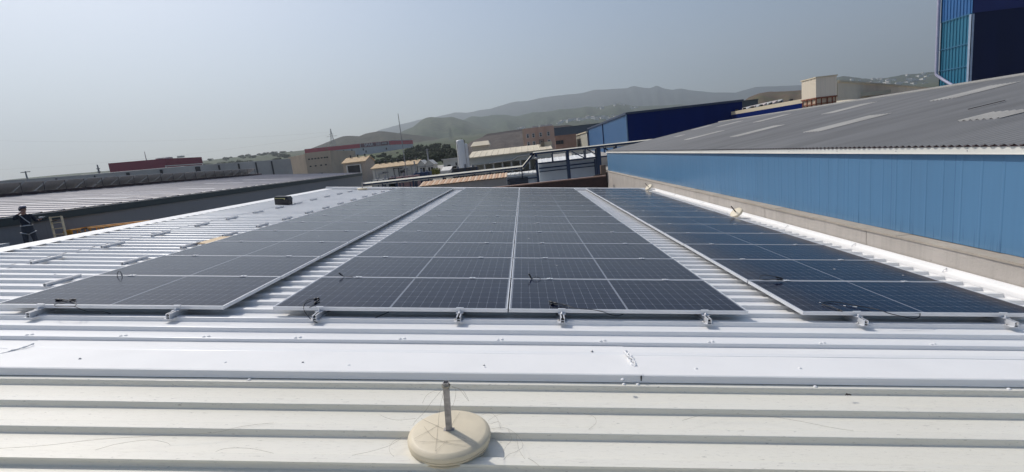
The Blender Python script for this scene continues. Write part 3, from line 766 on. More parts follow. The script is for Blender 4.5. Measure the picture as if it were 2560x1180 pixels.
def concrete_mat(name, col):
    m, nt, b = newmat(name)
    n1 = ramp(nt, noi(nt, coords(nt, (1,1,1)), 1.3, 6, .6), [(.3, 0.0), (.7, 1.0)])
    st = ramp(nt, noi(nt, coords(nt, (3, 3, .25)), 2.5, 5, .7), [(.45, 0.0), (.75, 1.0)])
    sp = ramp(nt, noi(nt, coords(nt, (1,1,1)), 22, 2), [(.68, 0.0), (.74, 1.0)])
    c = mixc(nt, n1, col, tuple(x*.80 for x in col)); c = mixc(nt, mth(nt, 'MULTIPLY', st, .38), c, tuple(x*.52 for x in col))
    c = mixc(nt, mth(nt, 'MULTIPLY', sp, .45), c, tuple(x*.45 for x in col))
    nt.links.new(c, b.inputs['Base Color']); b.inputs['Roughness'].default_value = .9
    bn = nt.nodes.new('ShaderNodeBump'); bn.inputs['Strength'].default_value = .35; bn.inputs['Distance'].default_value = .01
    nt.links.new(noi(nt, coords(nt), 30, 6), bn.inputs['Height']); nt.links.new(bn.outputs[0], b.inputs['Normal'])
    return m
M_concw = concrete_mat('concrete', (.50,.455,.41))
M_navy = mat('navy_paint', (.020,.050,.135), rough=.5, var=.15, vscale=.5)

# ---- blue warehouse on the right
XW = RF(5.66, 0, 1.45).x
zcw0 = RF(5.66, 10, 1.2155).z                  # top of the concrete
XB = XW+.20
zbt = RF(5.86-.12, 10, .0).z                   # top of the blue cladding
Yb0, Yb1 = -9.0, 33.6
bw = thing('blue_warehouse', 'warehouse with light blue cladding on a concrete plinth and a grey corrugated roof', 'warehouse', (XW, 10, 0))
BL = (XW, 10, 0)
M_blue = clad_mat('light_blue_cladding', (.112,.250,.425), (.045,.115,.225), seam=1.13, axis=1, zb=zcw0, rough=.26, streak=.30)
m = MB(); edges = [Yb0+i*3.4 for i in range(14)]; edges = [e for e in edges if e < Yb1]+[Yb1]
for a, b_ in zip(edges[:-1], edges[1:]): m.box(XW+random.uniform(0,.004), XW+.5, a+.008, b_-.008, 0, zcw0-.035)
m.box(XW+.02, XW+.5, Yb0, Yb1, 0, zcw0-.05)
part_w(m, 'concrete_plinth', M_concw, bw, BL)
m = MB(); n = 60
for i in range(n):
    a = Yb0+(Yb1-Yb0)*i/n; b_ = Yb0+(Yb1-Yb0)*(i+1)/n; r_ = random.uniform(-.012,.006)
    m.box(XW-.012+random.uniform(-.006,.004), XW+.55, a, b_, zcw0-.034, zcw0+r_*.6)
part_w(m, 'coping', concrete_mat('coping_mortar', (.46,.40,.33)), bw, BL)
m = MB(); P = []
y = Yb0
while y < Yb1:                                # shallow ribs in the sheets
    P += [(y, 0), (y+.245, 0), (y+.255, -.003), (y+.275, -.003), (y+.2825, 0)]; y += .2825
P.append((Yb1, 0)); vs = []
for zz in (zcw0+.004, zbt):
    vs += [(XB+dx, yy, zz) for yy, dx in P]
k = len(P); m.add(vs, [(i, i+k, i+k+1, i+1) for i in range(k-1)])
m.face([(XB+.03,Yb1,zcw0+.004),(XB+15,Yb1,zcw0+.004),(XB+15,Yb1,zbt+.8),(XB+.03,Yb1,zbt)])
m.face([(XB+.35,Yb0,0),(XB+15,Yb0,0),(XB+15,Yb0,zbt+.8),(XB+.35,Yb0,zbt)])
wc = part_w(m, 'cladding', M_blue, bw, BL)
m = MB(); m.box(XB-.05, XB-.012, Yb0, Yb1+.03, zbt+.0, zbt+.092); m.box(XB-.06, XB-.05, Yb0, Yb1+.03, zbt+.0, zbt+.008); m.box(XB-.012, XB+.3, Yb1+.003, Yb1+.03, zbt, zbt+.092)
fa = part_w(m, 'fascia', mat('cream_fascia', (.80,.79,.735), rough=.55, var=.06, vscale=1), bw, BL)
rv = MB(); rv.lathe([(0,.004),(.006,.003),(.008,0)], n=6)
me_riv = rv.mesh('rivet', M_screw)
for yy in (3.2, 4.1, 5.2, 5.35, 6.4, 7.6, 9.0, 10.6, 12.4, 14.2):
    o = part('rivet', me_riv, fa); o.location = (XB-.05-XW, yy-10, zbt+.045); o.rotation_euler = (0, R(-90), 0); o.scale = (1.3,1.3,1.3)
# corrugated fibre cement roof
e0 = Vector((XB-.075, 0, zbt+.100))
pr = atx(2350, 222, 13.0); pr2 = at(1788, 306, Yb1)
XRg = 13.25
zr_ = [atx(px, py, XRg).z for px, py in ((1788,306),(2008,274),(2351,222),(2556,192.5))]
zr = sum(zr_)/4
sl = (zr-e0.z)/(XRg-e0.x)
m = MB(); vs = []; W_ = .118; ny = int((Yb1+.06-(-9.0))/W_*8)
for i in range(ny+1):
    y = -9.0+i*W_/8; dz = .013*math.cos(2*math.pi*y/W_)
    for x in (e0.x, XRg): vs.append((x, y, e0.z+(x-e0.x)*sl+dz+.012))
m.add(vs, [(2*i, 2*i+1, 2*i+3, 2*i+2) for i in range(ny)])
vs2 = []
for i in range(0, ny+1, 4):
    y = -9.0+i*W_/8
    for x, z in ((XRg, zr), (XRg*2-e0.x, e0.z)): vs2.append((x, y, z))
m.add(vs2, [(2*i, 2*i+1, 2*i+3, 2*i+2) for i in range(len(vs2)//2-1)])
M_fib = mat('fibre_cement', (.215,.215,.215), rough=.85, var=.24, vscale=.9, stretch=(.25,1.6,1))
part_w(m, 'roof_sheet', M_fib, bw, BL)
m = MB(); m.tube([(XRg, -9, zr+.0), (XRg, Yb1+.05, zr+.0)], .075, 8); part_w(m, 'ridge_cap', mat('ridge_cap', (.27,.265,.25), rough=.8), bw, BL)
m = MB(); m.box(e0.x+.02, e0.x+.06, -9, Yb1, zbt+.0925, zbt+.112); part_w(m, 'eave_filler', mat('maroon_filler', (.10,.055,.06), rough=.8), bw, BL)
def on_roof(px, py):
    d = ray(px, py)   # plane z = e0.z + (x-e0.x)*sl
    t = (e0.z-e0.x*sl - CAM.z + sl*CAM.x)/(d.z-sl*d.x); return CAM+d*t
M_sky = mat('weathered_translucent_sheet', (.46,.44,.40), rough=.6, var=.25, vscale=2, stretch=(.4,1,1))
for (a, b_) in (((2338,253.6),(2527,209.6)),((2426,304),(2556,278)),((2059,287),(2183,258)),((2016,333),(2208,288)),((1891,306.6),(1969,287)),((1829,344),(1958,314)),((1788,319),(1857,303)),((1712,351),(1807,328)),((1680,344),(1719,337)),((1721,327),(1788,312.6))):
    A, B = on_roof(*a), on_roof(*b_); yc = round((A.y+B.y)/2/W_)*W_; x0, x1 = sorted((A.x, B.x)); x1 = min(x1, XRg-.1)
    m = MB(); vs = []
    for i in range(52):
        y = yc-.38+i*W_/8; dz = .013*math.cos(2*math.pi*y/W_)
        for x in (x0, x1): vs.append((x, y, e0.z+(x-e0.x)*sl+dz+.022))
    m.add(vs, [(2*i, 2*i+1, 2*i+3, 2*i+2) for i in range(51)]); part_w(m, 'skylight_sheet', M_sky, bw, BL)
A, B = on_roof(2420,280), on_roof(2512,257)
m = MB(); m.bar(A+Vector((0,0,.05)), B+Vector((0,0,.045)), .012, .012); part_w(m, 'dark_crack_line', M_rust, bw, BL)  # thin dark bar standing in for a crack line

# ---- grey warehouse on the left
XG = -20.5
zge = (atx(903,432,XG).z + atx(0,548,XG).z + atx(640,466.5,XG).z)/3
YG1 = atx(904,432,XG).y
XGR = -33.5
zgr = (atx(4,495,XGR).z + atx(700,433,XGR).z)/2
gw = thing('grey_warehouse', 'long grey walled warehouse with a pale ribbed roof beyond the white roof', 'warehouse', (XG, 20, 0)); GL = (XG, 20, 0)
M_gwall = clad_mat('grey_cladding', (.20,.215,.235), (.05,.055,.06), seam=6.0, axis=1, streak=.25, zb=-20, rough=.5)
m = MB(); YG0 = -8.0
m.hexa([(XGR*2-XG,YG0,0),(XG,YG0,0),(XG,YG1,0),(XGR*2-XG,YG1,0)], [(XGR*2-XG,YG0,zge-.03),(XG,YG0,zge-.03),(XG,YG1,zge-.03),(XGR*2-XG,YG1,zge-.03)])
for Y_ in (YG0+.01, YG1-.01): m.face([(XG-.02,Y_,zge-.03),(XGR,Y_,zgr-.04),(XGR*2-XG,Y_,zge-.03)])
part_w(m, 'wall', M_gwall, gw, GL)
m = MB(); m.box(XG+.012, XG+.05, YG0, YG1+.02, zge-.30, zge-.01); m.box(XG+.012, XG+.09, YG0, YG1+.02, zge-.32, zge-.302)
part_w(m, 'fascia', mat('dark_green_fascia', (.035,.055,.062), rough=.5, var=.1), gw, GL)
m = MB(); m.box(XG-.02, XG+.075, YG0, YG1+.03, zge-.008, zge+.022); part_w(m, 'edge_trim', mat('pale_trim', (.62,.62,.60), rough=.5), gw, GL)
sg = (zgr-zge)/(XGR-XG)
m = MB(); P = []; y = YG0
while y < YG1-.3: k_h = .034 if int(round((y-YG0)/.52)) % 2 else .012; P += [(y, 0), (y+.40, 0), (y+.42, k_h), (y+.47, k_h), (y+.50, 0)]; y += .52
P.append((YG1, 0))
for xa, xb in ((XG-.02, XG+(XGR-XG)*.5), (XG+(XGR-XG)*.5+.1, XGR)):
    vs = []; dz0 = 0 if xa > -20 else -.01
    for x in (xa, xb): vs += [(x, yy, zge+(x-XG)*sg+dz+.03+dz0+.03) for yy, dz in P]
    k = len(P); m.add(vs, [(i, i+1, i+k+1, i+k) for i in range(k-1)])
vs = []
for x, z in ((XGR, zgr), (XGR*2-XG, zge)): vs += [(x, yy, z+.05) for yy in (YG0, YG1)]
m.add(vs, [(0,1,3,2)])
M_groof = mat('pale_ribbed_sheet', (.44,.41,.415), rough=.5, var=.25, vscale=.5, stretch=(.2,2.2,1))
part_w(m, 'roof_sheet', M_groof, gw, GL)
M_shiny = mat('new_bright_sheet', (.80,.79,.80), rough=.4, var=.1, vscale=2)
for k in range(15):                              # bright replacement sheets in the roof
    yy = 15+k*2.4+random.uniform(-.6,.6); xa = XG-random.uniform(.8, 6); L_ = random.uniform(2.5, 5)
    yy = YG0+round((yy-YG0)/.52)*.52
    m = MB()
    z_ = lambda x, dz: zge+(x-XG)*sg+dz+.064
    for q in ((yy+.01, yy+.39),):
        m.face([(xa, q[0], z_(xa,0)), (xa, q[1], z_(xa,0)), (xa-L_, q[1], z_(xa-L_,0)), (xa-L_, q[0], z_(xa-L_,0))])
    part_w(m, 'bright_sheet', M_shiny, gw, GL)
m = MB(); m.tube([(XGR+.2, YG0, zgr+.10), (XGR+.2, YG1, zgr+.10)], .12, 8); part_w(m, 'ridge_cap', mat('ridge_dark', (.07,.045,.05), rough=.8, var=.3), gw, GL)
m = MB()
p = atx(118, 524, XG-1.2); m.tube([(p.x-.6,p.y,p.z+.02),(p.x-.3,p.y+.1,p.z+.14),(p.x,p.y+.2,p.z+.17),(p.x+.25,p.y+.3,p.z+.05)], .03, 6)
# tilted panels along its ridge
M_tback = mat('tilted_panel_back', (.40,.405,.40), rough=.6, var=.15, vscale=4)
pm_ = MB(); pm_.hexa([(-1.05,-.60,.06),(0,-.60,.66),(0,.60,.66),(-1.05,.60,.06)], [(-1.05,-.60,.095),(0,-.60,.695),(0,.60,.695),(-1.05,.60,.095)])
me_tp = pm_.mesh('panel', M_tback)
fr_ = MB()
fr_.bar((-1.0,.45,.02),(-.03,.45,.02), .03); fr_.bar((-.03,.45,.0),(-.03,.45,.63), .025); fr_.bar((-1.0,.45,.0),(-1.0,.45,.08), .03)
me_tf = fr_.mesh('support_frame', mat('dull_steel', (.09,.085,.085), rough=.7))
tp0 = None; yy = 29.0; i = 0
while yy < YG1-1.5:
    M = Matrix.Translation((XGR+.72, yy, zgr+.06)) @ Matrix.Rotation(R(random.uniform(-1.5,1.5)), 4, 'Z') @ Matrix.Scale(1.2, 4)
    lab = f'tilted panel seen from behind on grey warehouse ridge, {ORD[i]} from the left' if i < 28 else 'tilted panel on the grey warehouse ridge near its far end'
    if tp0 is None:
        tp0 = thing('tilted_solar_panel', lab, 'solar panel', group='tilted panels along the grey warehouse ridge'); tp0.matrix_world = M
        tk = [(part('panel', me_tp, tp0), []), (part('support_frame', me_tf, tp0), [])]
    else: dup(tp0, tk, M, lab)
    yy += 1.56; i += 1
# ================================================================== buildings beyond
M_beige = mat('beige_render', (.64,.49,.37), rough=.9, var=.18, vscale=.15)
M_dkwin = mat('dark_window', (.02,.022,.026), rough=.25)
M_offw = mat('offwhite_render', (.56,.55,.52), rough=.85, var=.18, vscale=.4)
M_greyw = mat('grey_concrete_wall', (.36,.365,.36), rough=.9, var=.25, vscale=.12)
M_crim = mat('crimson_cladding', (.23,.045,.075), rough=.6, var=.12, vscale=.2)
M_redb = mat('red_band', (.55,.05,.085), rough=.55, var=.12, vscale=.1)
M_creamr = mat('cream_sheet_roof', (.62,.545,.405), rough=.65, var=.12, vscale=.6, stretch=(1,.2,1))
M_shadew = mat('grey_green_cladding', (.40,.42,.405), rough=.7, var=.12, vscale=.4)
M_tile = mat('beige_tiles', (.55,.40,.24), rough=.85, var=.3, vscale=2.5)
M_blsteel = mat('dark_blue_steel', (.016,.035,.085), rough=.5, var=.15, vscale=2)
M_tray = mat('cream_cable_tray', (.60,.57,.475), rough=.6, var=.12, vscale=1)
M_brown = mat('brown_brick', (.33,.215,.17), rough=.9, var=.25, vscale=.5)
M_tank = mat('white_tank_paint', (.72,.72,.72), rough=.45, var=.08, vscale=.6, stretch=(1,1,.2))
M_pole = mat('galvanised_pole', (.30,.30,.31), rough=.6, var=.2)
M_dark = mat('dark_clutter', (.045,.045,.05), rough=.8, var=.5, vscale=.8)
def zavg(*pts): return sum(p.z for p in pts)/len(pts)
def lean_box(px0, px1, py, Y, depth, z0, zt=None):
    """axis aligned box whose front face spans two pixel columns at one distance"""
    a, b_ = at(px0, py, Y), at(px1, py, Y)
    z1 = (a.z+b_.z)/2 if zt is None else zt
    return a.x, b_.x, Y, Y+depth, z0, z1

# ---- long grey wall building, crimson building
zW = 14.0
wp = [atz(px, py, zW) for px, py in ((-140,462),(200,438),(470,415),(726,396.5))]
o0 = wp[1].copy(); o0.z = 0
gl = thing('grey_hall', 'long low grey concrete hall with upright joints in the left distance', 'hall', o0)
m = MB()
for a, b_ in zip(wp[:-1], wp[1:]):
    n_ = Vector((-(b_-a).y, (b_-a).x, 0)).normalized()*9
    m.hexa([(a.x,a.y,0),(b_.x,b_.y,0),(b_.x+n_.x,b_.y+n_.y,0),(a.x+n_.x,a.y+n_.y,0)], [(a.x,a.y,zW),(b_.x,b_.y,zW),(b_.x+n_.x,b_.y+n_.y,zW+.4),(a.x+n_.x,a.y+n_.y,zW+.4)])
part_w(m, 'wall', M_greyw, gl, o0)
def wallpt(px):
    d = ray(px, 430)
    for a, b_ in zip(wp[:-1], wp[1:]):
        e = b_-a; den = d.x*e.y-d.y*e.x; t = (a.x*e.y-a.y*e.x)/den; s = (d.x*a.y-d.y*a.x)/-den if abs(e.x) < 1e-9 else ((d.x*t-a.x)/e.x)
        if -.001 <= s <= 1.001: return a+e*s, e.normalized()
    return a+e, e.normalized()
for px, w_ in ((133,.3),(232,.25),(314,.6),(400,.5),(490,1.0),(548,.35),(598,.35),(642,.3),(682,.3)):
    p, e = wallpt(px); c = Vector((p.x, p.y, 0)); n_ = Vector((e.y, -e.x, 0))
    m = MB(); m.hexa([c+n_*.01, c+n_*.01+e*w_, c+n_*.15+e*w_, c+n_*.15], [c+n_*.01+Vector((0,0,zW-.3)), c+n_*.01+e*w_+Vector((0,0,zW-.3)), c+n_*.15+e*w_+Vector((0,0,zW-.3)), c+n_*.15+Vector((0,0,zW-.3))])
    part_w(m, 'joint', M_dark, gl, o0)
for px, w_, h_ in ((258,3.2,.7),(285,1.2,.5),(448,1.6,.8)):
    p, e = wallpt(px); n_ = Vector((e.y, -e.x, 0)); c = Vector((p.x,p.y,zW-3.4)); 
    m = MB(); m.hexa([c, c+e*w_, c+e*w_+n_*1.2, c+n_*1.2], [v+Vector((0,0,h_)) for v in (c, c+e*w_, c+e*w_+n_*1.2, c+n_*1.2)]); part_w(m, 'roof_unit', M_offw, gl, o0)
zc = 18.6
cp = [atz(px, py, zc) for px, py in ((270,408.5),(412,396.5),(504,392.5))]
o1 = Vector((cp[1].x, cp[1].y, 0))
cb = thing('crimson_hall', 'flat topped crimson clad hall rising behind the long grey hall', 'hall', o1)
bk = [cp[0]*1.14, cp[2]*1.14]
m = MB(); ring = [cp[0], cp[1], cp[2], bk[1], bk[0]]
zb_ = zc-5.6
for a, b_ in zip(ring, ring[1:]+ring[:1]): m.face([(a.x,a.y,zb_),(b_.x,b_.y,zb_),(b_.x,b_.y,zc),(a.x,a.y,zc)])
m.face([(p.x,p.y,zc) for p in ring])
part_w(m, 'cladding', M_crim, cb, o1)
m = MB()
for a, b_ in zip(ring, ring[1:]+ring[:1]): m.face([(a.x,a.y+.3,0),(b_.x,b_.y+.3,0),(b_.x,b_.y+.3,zb_),(a.x,a.y+.3,zb_)])
part_w(m, 'lower_wall', M_greyw, cb, o1)
a, b_ = at(414, 415, cp[1].y-1.2), at(506, 409, cp[1].y-1.2)
m = MB(); m.bar(a, b_, .5, .25); m.bar(a+Vector((0,0,-.9)), a, .2); m.bar(b_+Vector((0,0,-.9)), b_, .2); part_w(m, 'canopy_beam', M_offw, cb, o1)
m = MB()
for px in (352, 370, 400, 462): 
    p = atz(px, 400, zc); m.box(cp[1].x+(px-412)*.06-.7, cp[1].x+(px-412)*.06+.7, cp[1].y+2, cp[1].y+3.4, zc, zc+.45)
part_w(m, 'roof_vent', M_offw, cb, o1)

# ---- thin poles and masts
def pole(name, lab, cat, top, bot, Y, r, arms=(), grp=None):
    a, b_ = at(*top, Y), at(*bot, Y); b_ = Vector((a.x, a.y, b_.z))
    t = thing(name, lab, cat, b_, group=grp)
    m = MB(); m.tube([b_, (a+b_)/2, a], [r*1.3, r*1.1, r*.8], 8); part_w(m, 'shaft', M_pole, t, b_)
    for (dx, dz, w_) in arms:
        m = MB(); m.bar(a+Vector((-w_,0,-dz)), a+Vector((w_,0,-dz)), r*1.1); part_w(m, 'cross_arm', M_pole, t, b_)
    return t
pole('utility_pole', 'T shaped utility pole at the far left skyline', 'pole', (63,428), (70,462), 160, .22, ((0,.3,1.6),))
pole('utility_pole', 'short dark pole on the skyline left of the crimson hall', 'pole', (243,412), (250,440), 150, .22, ((0,1.2,.5),(0,2.2,.5)))
pole('antenna_mast', 'thin short mast on the roof of the crimson hall', 'mast', (361,379), (366,402), cp[1].y+6, .09)
pole('antenna_mast', 'tall thin pale mast in front of the red banded store', 'mast', (995,284), (1016,470), 62, .05)
pole('signal_post', 'short post with a white head above the white factory', 'post', (1067,372), (1073,402), 88, .12, ((0,.15,.25),(0,.75,.2)))
pole('lamp_post', 'thin dark post standing before the white factory wall', 'post', (1035,402), (1038,432), 80, .12)
def pylon(lab, top, bot, Y, arms, wbase_):
    a, b_ = at(*top, Y), at(*bot, Y); H = a.z-b_.z; b_ = Vector((a.x, a.y, b_.z))
    t = thing('lattice_pylon', lab, 'pylon', b_, group='lattice pylons on the hillside')
    m = MB(); r = .16*Y/600+.05
    def leg(sx, sy, f): 
        w_ = wbase_*(1-f)**1.3+.25; return b_+Vector((sx*w_, sy*w_, H*f))
    fs = [0,.2,.38,.53,.66,.77,.87,1]
    for f0, f1 in zip(fs[:-1], fs[1:]):
        C4 = [(-1,-1),(1,-1),(1,1),(-1,1)]
        for i in range(4):
            s, q = C4[i], C4[(i+1)%4]
            m.bar(leg(*s,f0), leg(*s,f1), r); m.bar(leg(*s,f0), leg(*q,f1), r*.6); m.bar(leg(*q,f0), leg(*s,f1), r*.6)
    part_w(m, 'lattice_shaft', M_pole, t, b_)
    for f, w_ in arms:
        c = b_+Vector((0,0,H*f)); m = MB()
        for s in (-1, 1): m.bar(c+Vector((s*.3,0,.5)), c+Vector((s*w_,0,0)), r*.8); m.bar(c+Vector((s*.3,0,-.4)), c+Vector((s*w_,0,0)), r*.8)
        part_w(m, 'cross_arm', M_pole, t, b_)
    return t
pylon('pale lattice pylon standing on the dark hill left of the red banded store', (826,322), (835,366), 620, ((.58,7.0),(.70,3.0)), 2.6)
pylon('faint lattice pylon on the green slope right of the tall thin mast', (1124,318), (1128,350), 1000, ((.66,6),(.8,4)), 3)

# ---- beige block and store with the red band
B0_ = lean_box(719, 762, 389, 185, 20, 0, at(740,387.5,185).z)
zt = at(800, 381, 178).z
be = thing('beige_block', 'plain beige block with rows of tiny windows left of the tile roofed houses', 'block', (at(790,400,178).x, 178, 0)); BE = (at(790,400,178).x, 178, 0)
m = MB(); xa, xb, xc = at(722,400,190).x, at(764,400,178).x, at(828,400,178).x
m.hexa([(xa,190,0),(xb,178,0),(xb,205,0),(xa,205,0)], [(xa,190,zt),(xb,178,zt),(xb,205,zt),(xa,205,zt)])
m.hexa([(xb+.02,178,0),(xc,178,0),(xc,205,0),(xb+.02,205,0)], [(xb+.02,178,zt+.3),(xc,178,zt+.3),(xc,205,zt+.3),(xb+.02,205,zt+.3)])
part_w(m, 'wall', M_beige, be, BE)
for row, (y0_, pxs) in enumerate(((393.5, (772,780,788,796,804,812,818)), (412.5, (776,789,803,815)))):
    for px in pxs:
        p = at(px, y0_-(px-772)*.035*0, 178); m = MB(); m.box(p.x-.32, p.x+.32, 177.9, 177.98, zt-(2.0 if row == 0 else 4.6)-.22, zt-(2.0 if row == 0 else 4.6)+.22); part_w(m, 'window', M_dkwin, be, BE)
zs = 33.0
sp = [atz(px, py, zs) for px, py in ((761.5,373),(899,357.8),(975,352))]
d_ = (sp[2]-sp[0]).normalized(); 
s0 = sp[0]; s2 = s0+d_*((sp[2]-s0).length); dd = Vector((-d_.y, d_.x, 0))
s3 = atz(1031, 350.5, zs)
OS = Vector((s0.x, s0.y, 0))
st = thing('red_banded_store', 'long pale store with a red roof band and white lettering on the hillside', 'store', OS)
hb = 3.6                                       # height of the band
def wallseg(a, b_, z0, z1, off=0.):
    n_ = Vector(((b_-a).y, -(b_-a).x, 0)).normalized()*off
    return [(a.x+n_.x,a.y+n_.y,z0),(b_.x+n_.x,b_.y+n_.y,z0),(b_.x+n_.x,b_.y+n_.y,z1),(a.x+n_.x,a.y+n_.y,z1)]
bk = Vector((s3.x, s3.y, 0)).normalized()*45
m = MB(); m.face(wallseg(s0, s2, 0, zs-hb)); m.face(wallseg(s2, s3, 0, zs-hb)); m.face(wallseg(s3, s3+bk, 0, zs-hb)); m.face(wallseg(s0+bk, s0, 0, zs-hb)); part_w(m, 'wall', mat('store_wall', (.58,.58,.58), rough=.8, var=.12, vscale=.05), st, OS)
m = MB()
for a, b_ in ((s0,s2),(s2,s3),(s3,s3+bk),(s0+bk,s0)): m.face(wallseg(a, b_, zs-hb, zs, .25))
m.face([(p.x,p.y,zs-.2) for p in (s0,s2,s3,s3+bk,s0+bk)]); part_w(m, 'red_band', M_redb, st, OS)
m = MB(); a, b_ = s2.lerp(s3,.0), s3; m.hexa([(a.x,a.y,zs),(b_.x,b_.y,zs),(b_.x+bk.x,b_.y+bk.y,zs),(a.x+bk.x,a.y+bk.y,zs)], [(a.x,a.y,zs+.7),(b_.x,b_.y,zs+.7),(b_.x+bk.x,b_.y+bk.y,zs+.7),(a.x+bk.x,a.y+bk.y,zs+.7)]); part_w(m, 'pale_roof', M_offw, st, OS)
def onband(px):     # point on the long face at a pixel column
    d = ray(px, 365); e = s2-s0; den = d.x*e.y-d.y*e.x; t = (s0.x*e.y-s0.y*e.x)/den; return Vector((d.x*t, d.y*t, 0))
pa, pb = onband(900), onband(974)
M_sign = mat('sign_board', (.17,.06,.085), rough=.5); M_signw = mat('sign_white', (.62,.60,.62), rough=.5)
m = MB(); m.face(wallseg(pa, pb, zs-hb+.1, zs-.1, .40)); sg_ = part_w(m, 'sign_board', M_sign, st, OS)
m = MB(); n_ = Vector((d_.y, -d_.x, 0))
def sbar(pxa, za, pxb, zb, w_=.22):
    a, b_ = onband(pxa)+n_*.5, onband(pxb)+n_*.5; m.bar((a.x,a.y,zs-hb+za),(b_.x,b_.y,zs-hb+zb), w_)
for px in (901, 972.5): sbar(px, .2, px, hb-.2, .25)
for px in (901, 972.5): 
    s_ = 1 if px < 940 else -1; sbar(px, .2, px+s_*2, .2); sbar(px, hb-.2, px+s_*2, hb-.2)
for px, s_ in ((941.5, 1), (952.5, -1)): sbar(px, .4, px, hb-.4); sbar(px, .4, px+s_*1.6, .4); sbar(px, hb-.4, px+s_*1.6, hb-.4)
cc = onband(947)+n_*.5; ux = d_
m.tube([cc+ux*1.15*math.cos(t)+Vector((0,0,zs-hb/2+1.15*math.sin(t))) for t in [i*math.pi/8 for i in range(17)]], .16, 5)
for k in range(3): m.add([cc-ux*(.55-.1*k)+Vector((0,0,zs-hb/2-.6+.4*k)), cc+ux*(.55-.1*k)+Vector((0,0,zs-hb/2-.6+.4*k)), cc+Vector((0,0,zs-hb/2-.05+.42*k))], [(0,1,2)])
wbuild(m, 'sign_frame', M_signw, st, OS)
def letters(txt, px, size, zz, name):
    cu = bpy.data.curves.new(name, 'FONT'); cu.body = txt; cu.size = size; cu.extrude = .06; cu.offset = .05
    o = bpy.data.objects.new(name+'_tmp', cu); COL.objects.link(o)
    dg = bpy.context.evaluated_depsgraph_get(); me = bpy.data.meshes.new_from_object(o.evaluated_get(dg)); bpy.data.objects.remove(o)
    me.name = name; me.materials.clear(); me.materials.append(M_signw)
    o = bpy.data.objects.new(name, me); COL.objects.link(o); o.parent = st
    p = onband(px)+n_*.55-OS
    o.matrix_local = Matrix.Translation((p.x, p.y, zz)) @ Matrix((d_, Vector((0,0,1)), n_)).transposed().to_4x4()
wl = (onband(939)-onband(911)).length
letters('SPAR', 911, wl/2.75, zs-hb+.75, 'lettering'); letters('SPAR', 955.5, wl/2.75*.55, zs-hb+1.2, 'lettering')
p0_, p1_ = onband(811), onband(819); m = MB(); q = (p0_+p1_)/2+n_*.4
m.tube([q+d_*1.0*math.cos(t)+Vector((0,0,zs-hb/2+1.0*math.sin(t))) for t in [i*math.pi/8 for i in range(17)]], .3, 5); wbuild(m, 'emblem', mat('emblem_gold', (.45,.14,.10), rough=.6), st, OS)
for px, zz in ((828,5.5),(843,6.0),(857,5.2),(860,9.0),(878,5.4),(907,5.4),(913,7.5),(965,6.8),(841,9.2)):
    c = onband(px)+n_*.06; m = MB(); m.hexa([c-d_*.5+Vector((0,0,zs-zz-.9)), c+d_*.5+Vector((0,0,zs-zz-.9)), c+d_*.5+n_*.1+Vector((0,0,zs-zz-.9)), c-d_*.5+n_*.1+Vector((0,0,zs-zz-.9))], [c-d_*.5+Vector((0,0,zs-zz+.9)), c+d_*.5+Vector((0,0,zs-zz+.9)), c+d_*.5+n_*.1+Vector((0,0,zs-zz+.9)), c-d_*.5+n_*.1+Vector((0,0,zs-zz+.9))]); wbuild(m, 'window', M_dkwin, st, OS)
m = MB(); q0, q1 = onband(826)+n_*6, onband(1000)+n_*6; m.bar((q0.x,q0.y,19.5),(q1.x,q1.y,20.0), .3, 1.6); wbuild(m, 'retaining_wall', M_greyw, st, OS)

# ---- beige tile roofed house and white factory
def gable_house(name, lab, cat, x0, x1, y0, y1, ze, zr, mw, mr, axis='x', vents=0, ov=.25):
    L_ = ((x0+x1)/2, y0, 0); t = thing(name, lab, cat, L_)
    m = MB(); m.hexa([(x0,y0,0),(x1,y0,0),(x1,y1,0),(x0,y1,0)], [(x0,y0,ze),(x1,y0,ze),(x1,y1,ze),(x0,y1,ze)])
    if axis == 'x':
        ym = (y0+y1)/2
        for x in (x0+.01, x1-.01): m.face([(x,y0,ze),(x,y1,ze),(x,ym,zr-.06)])
        part_w(m, 'wall', mw, t, L_); m = MB(); s = (zr-ze)/(ym-y0)
        for sy, ya in ((-1, y0), (1, y1)):
            e = ya+sy*ov; zz = ze-ov*s
            m.hexa([(x0-ov,e,zz),(x1+ov,e,zz),(x1+ov,ym,zr),(x0-ov,ym,zr)], [(x0-ov,e,zz+.12),(x1+ov,e,zz+.12),(x1+ov,ym,zr+.12),(x0-ov,ym,zr+.12)])
        rf = part_w(m, 'roof', mr, t, L_)
        for k in range(vents):
            xx = x0+(x1-x0)*(k+.5)/vents; m = MB(); m.tube([(xx,ym-.2,zr-.1),(xx,ym-.2,zr+.45)], .12, 8); m.lathe([(.26,.42),(.2,.6),(0,.66)], c=(xx,ym-.2,zr), n=10)
            o = wbuild(m, 'vent', M_dark, t, L_)
            o.parent = rf
    else:
        xm = (x0+x1)/2
        for y in (y0+.01, y1-.01): m.face([(x0,y,ze),(x1,y,ze),(xm,y,zr-.06)])
        part_w(m, 'wall', mw, t, L_); m = MB(); s = (zr-ze)/(xm-x0)
        for sx, xa in ((-1, x0), (1, x1)):
            e = xa+sx*ov; zz = ze-ov*s
            m.hexa([(e,y0-ov,zz),(e,y1+ov,zz),(xm,y1+ov,zr),(xm,y0-ov,zr)], [(e,y0-ov,zz+.12),(e,y1+ov,zz+.12),(xm,y1+ov,zr+.12),(xm,y0-ov,zr+.12)])
        part_w(m, 'roof', mr, t, L_)
    return t, L_
Yh = 105
x0, x1 = at(856,405,Yh).x, at(912,405,Yh).x
ze, zr = (at(853,408.5,Yh).z+at(905,404,Yh).z)/2, at(895,393.5,Yh+3.4).z
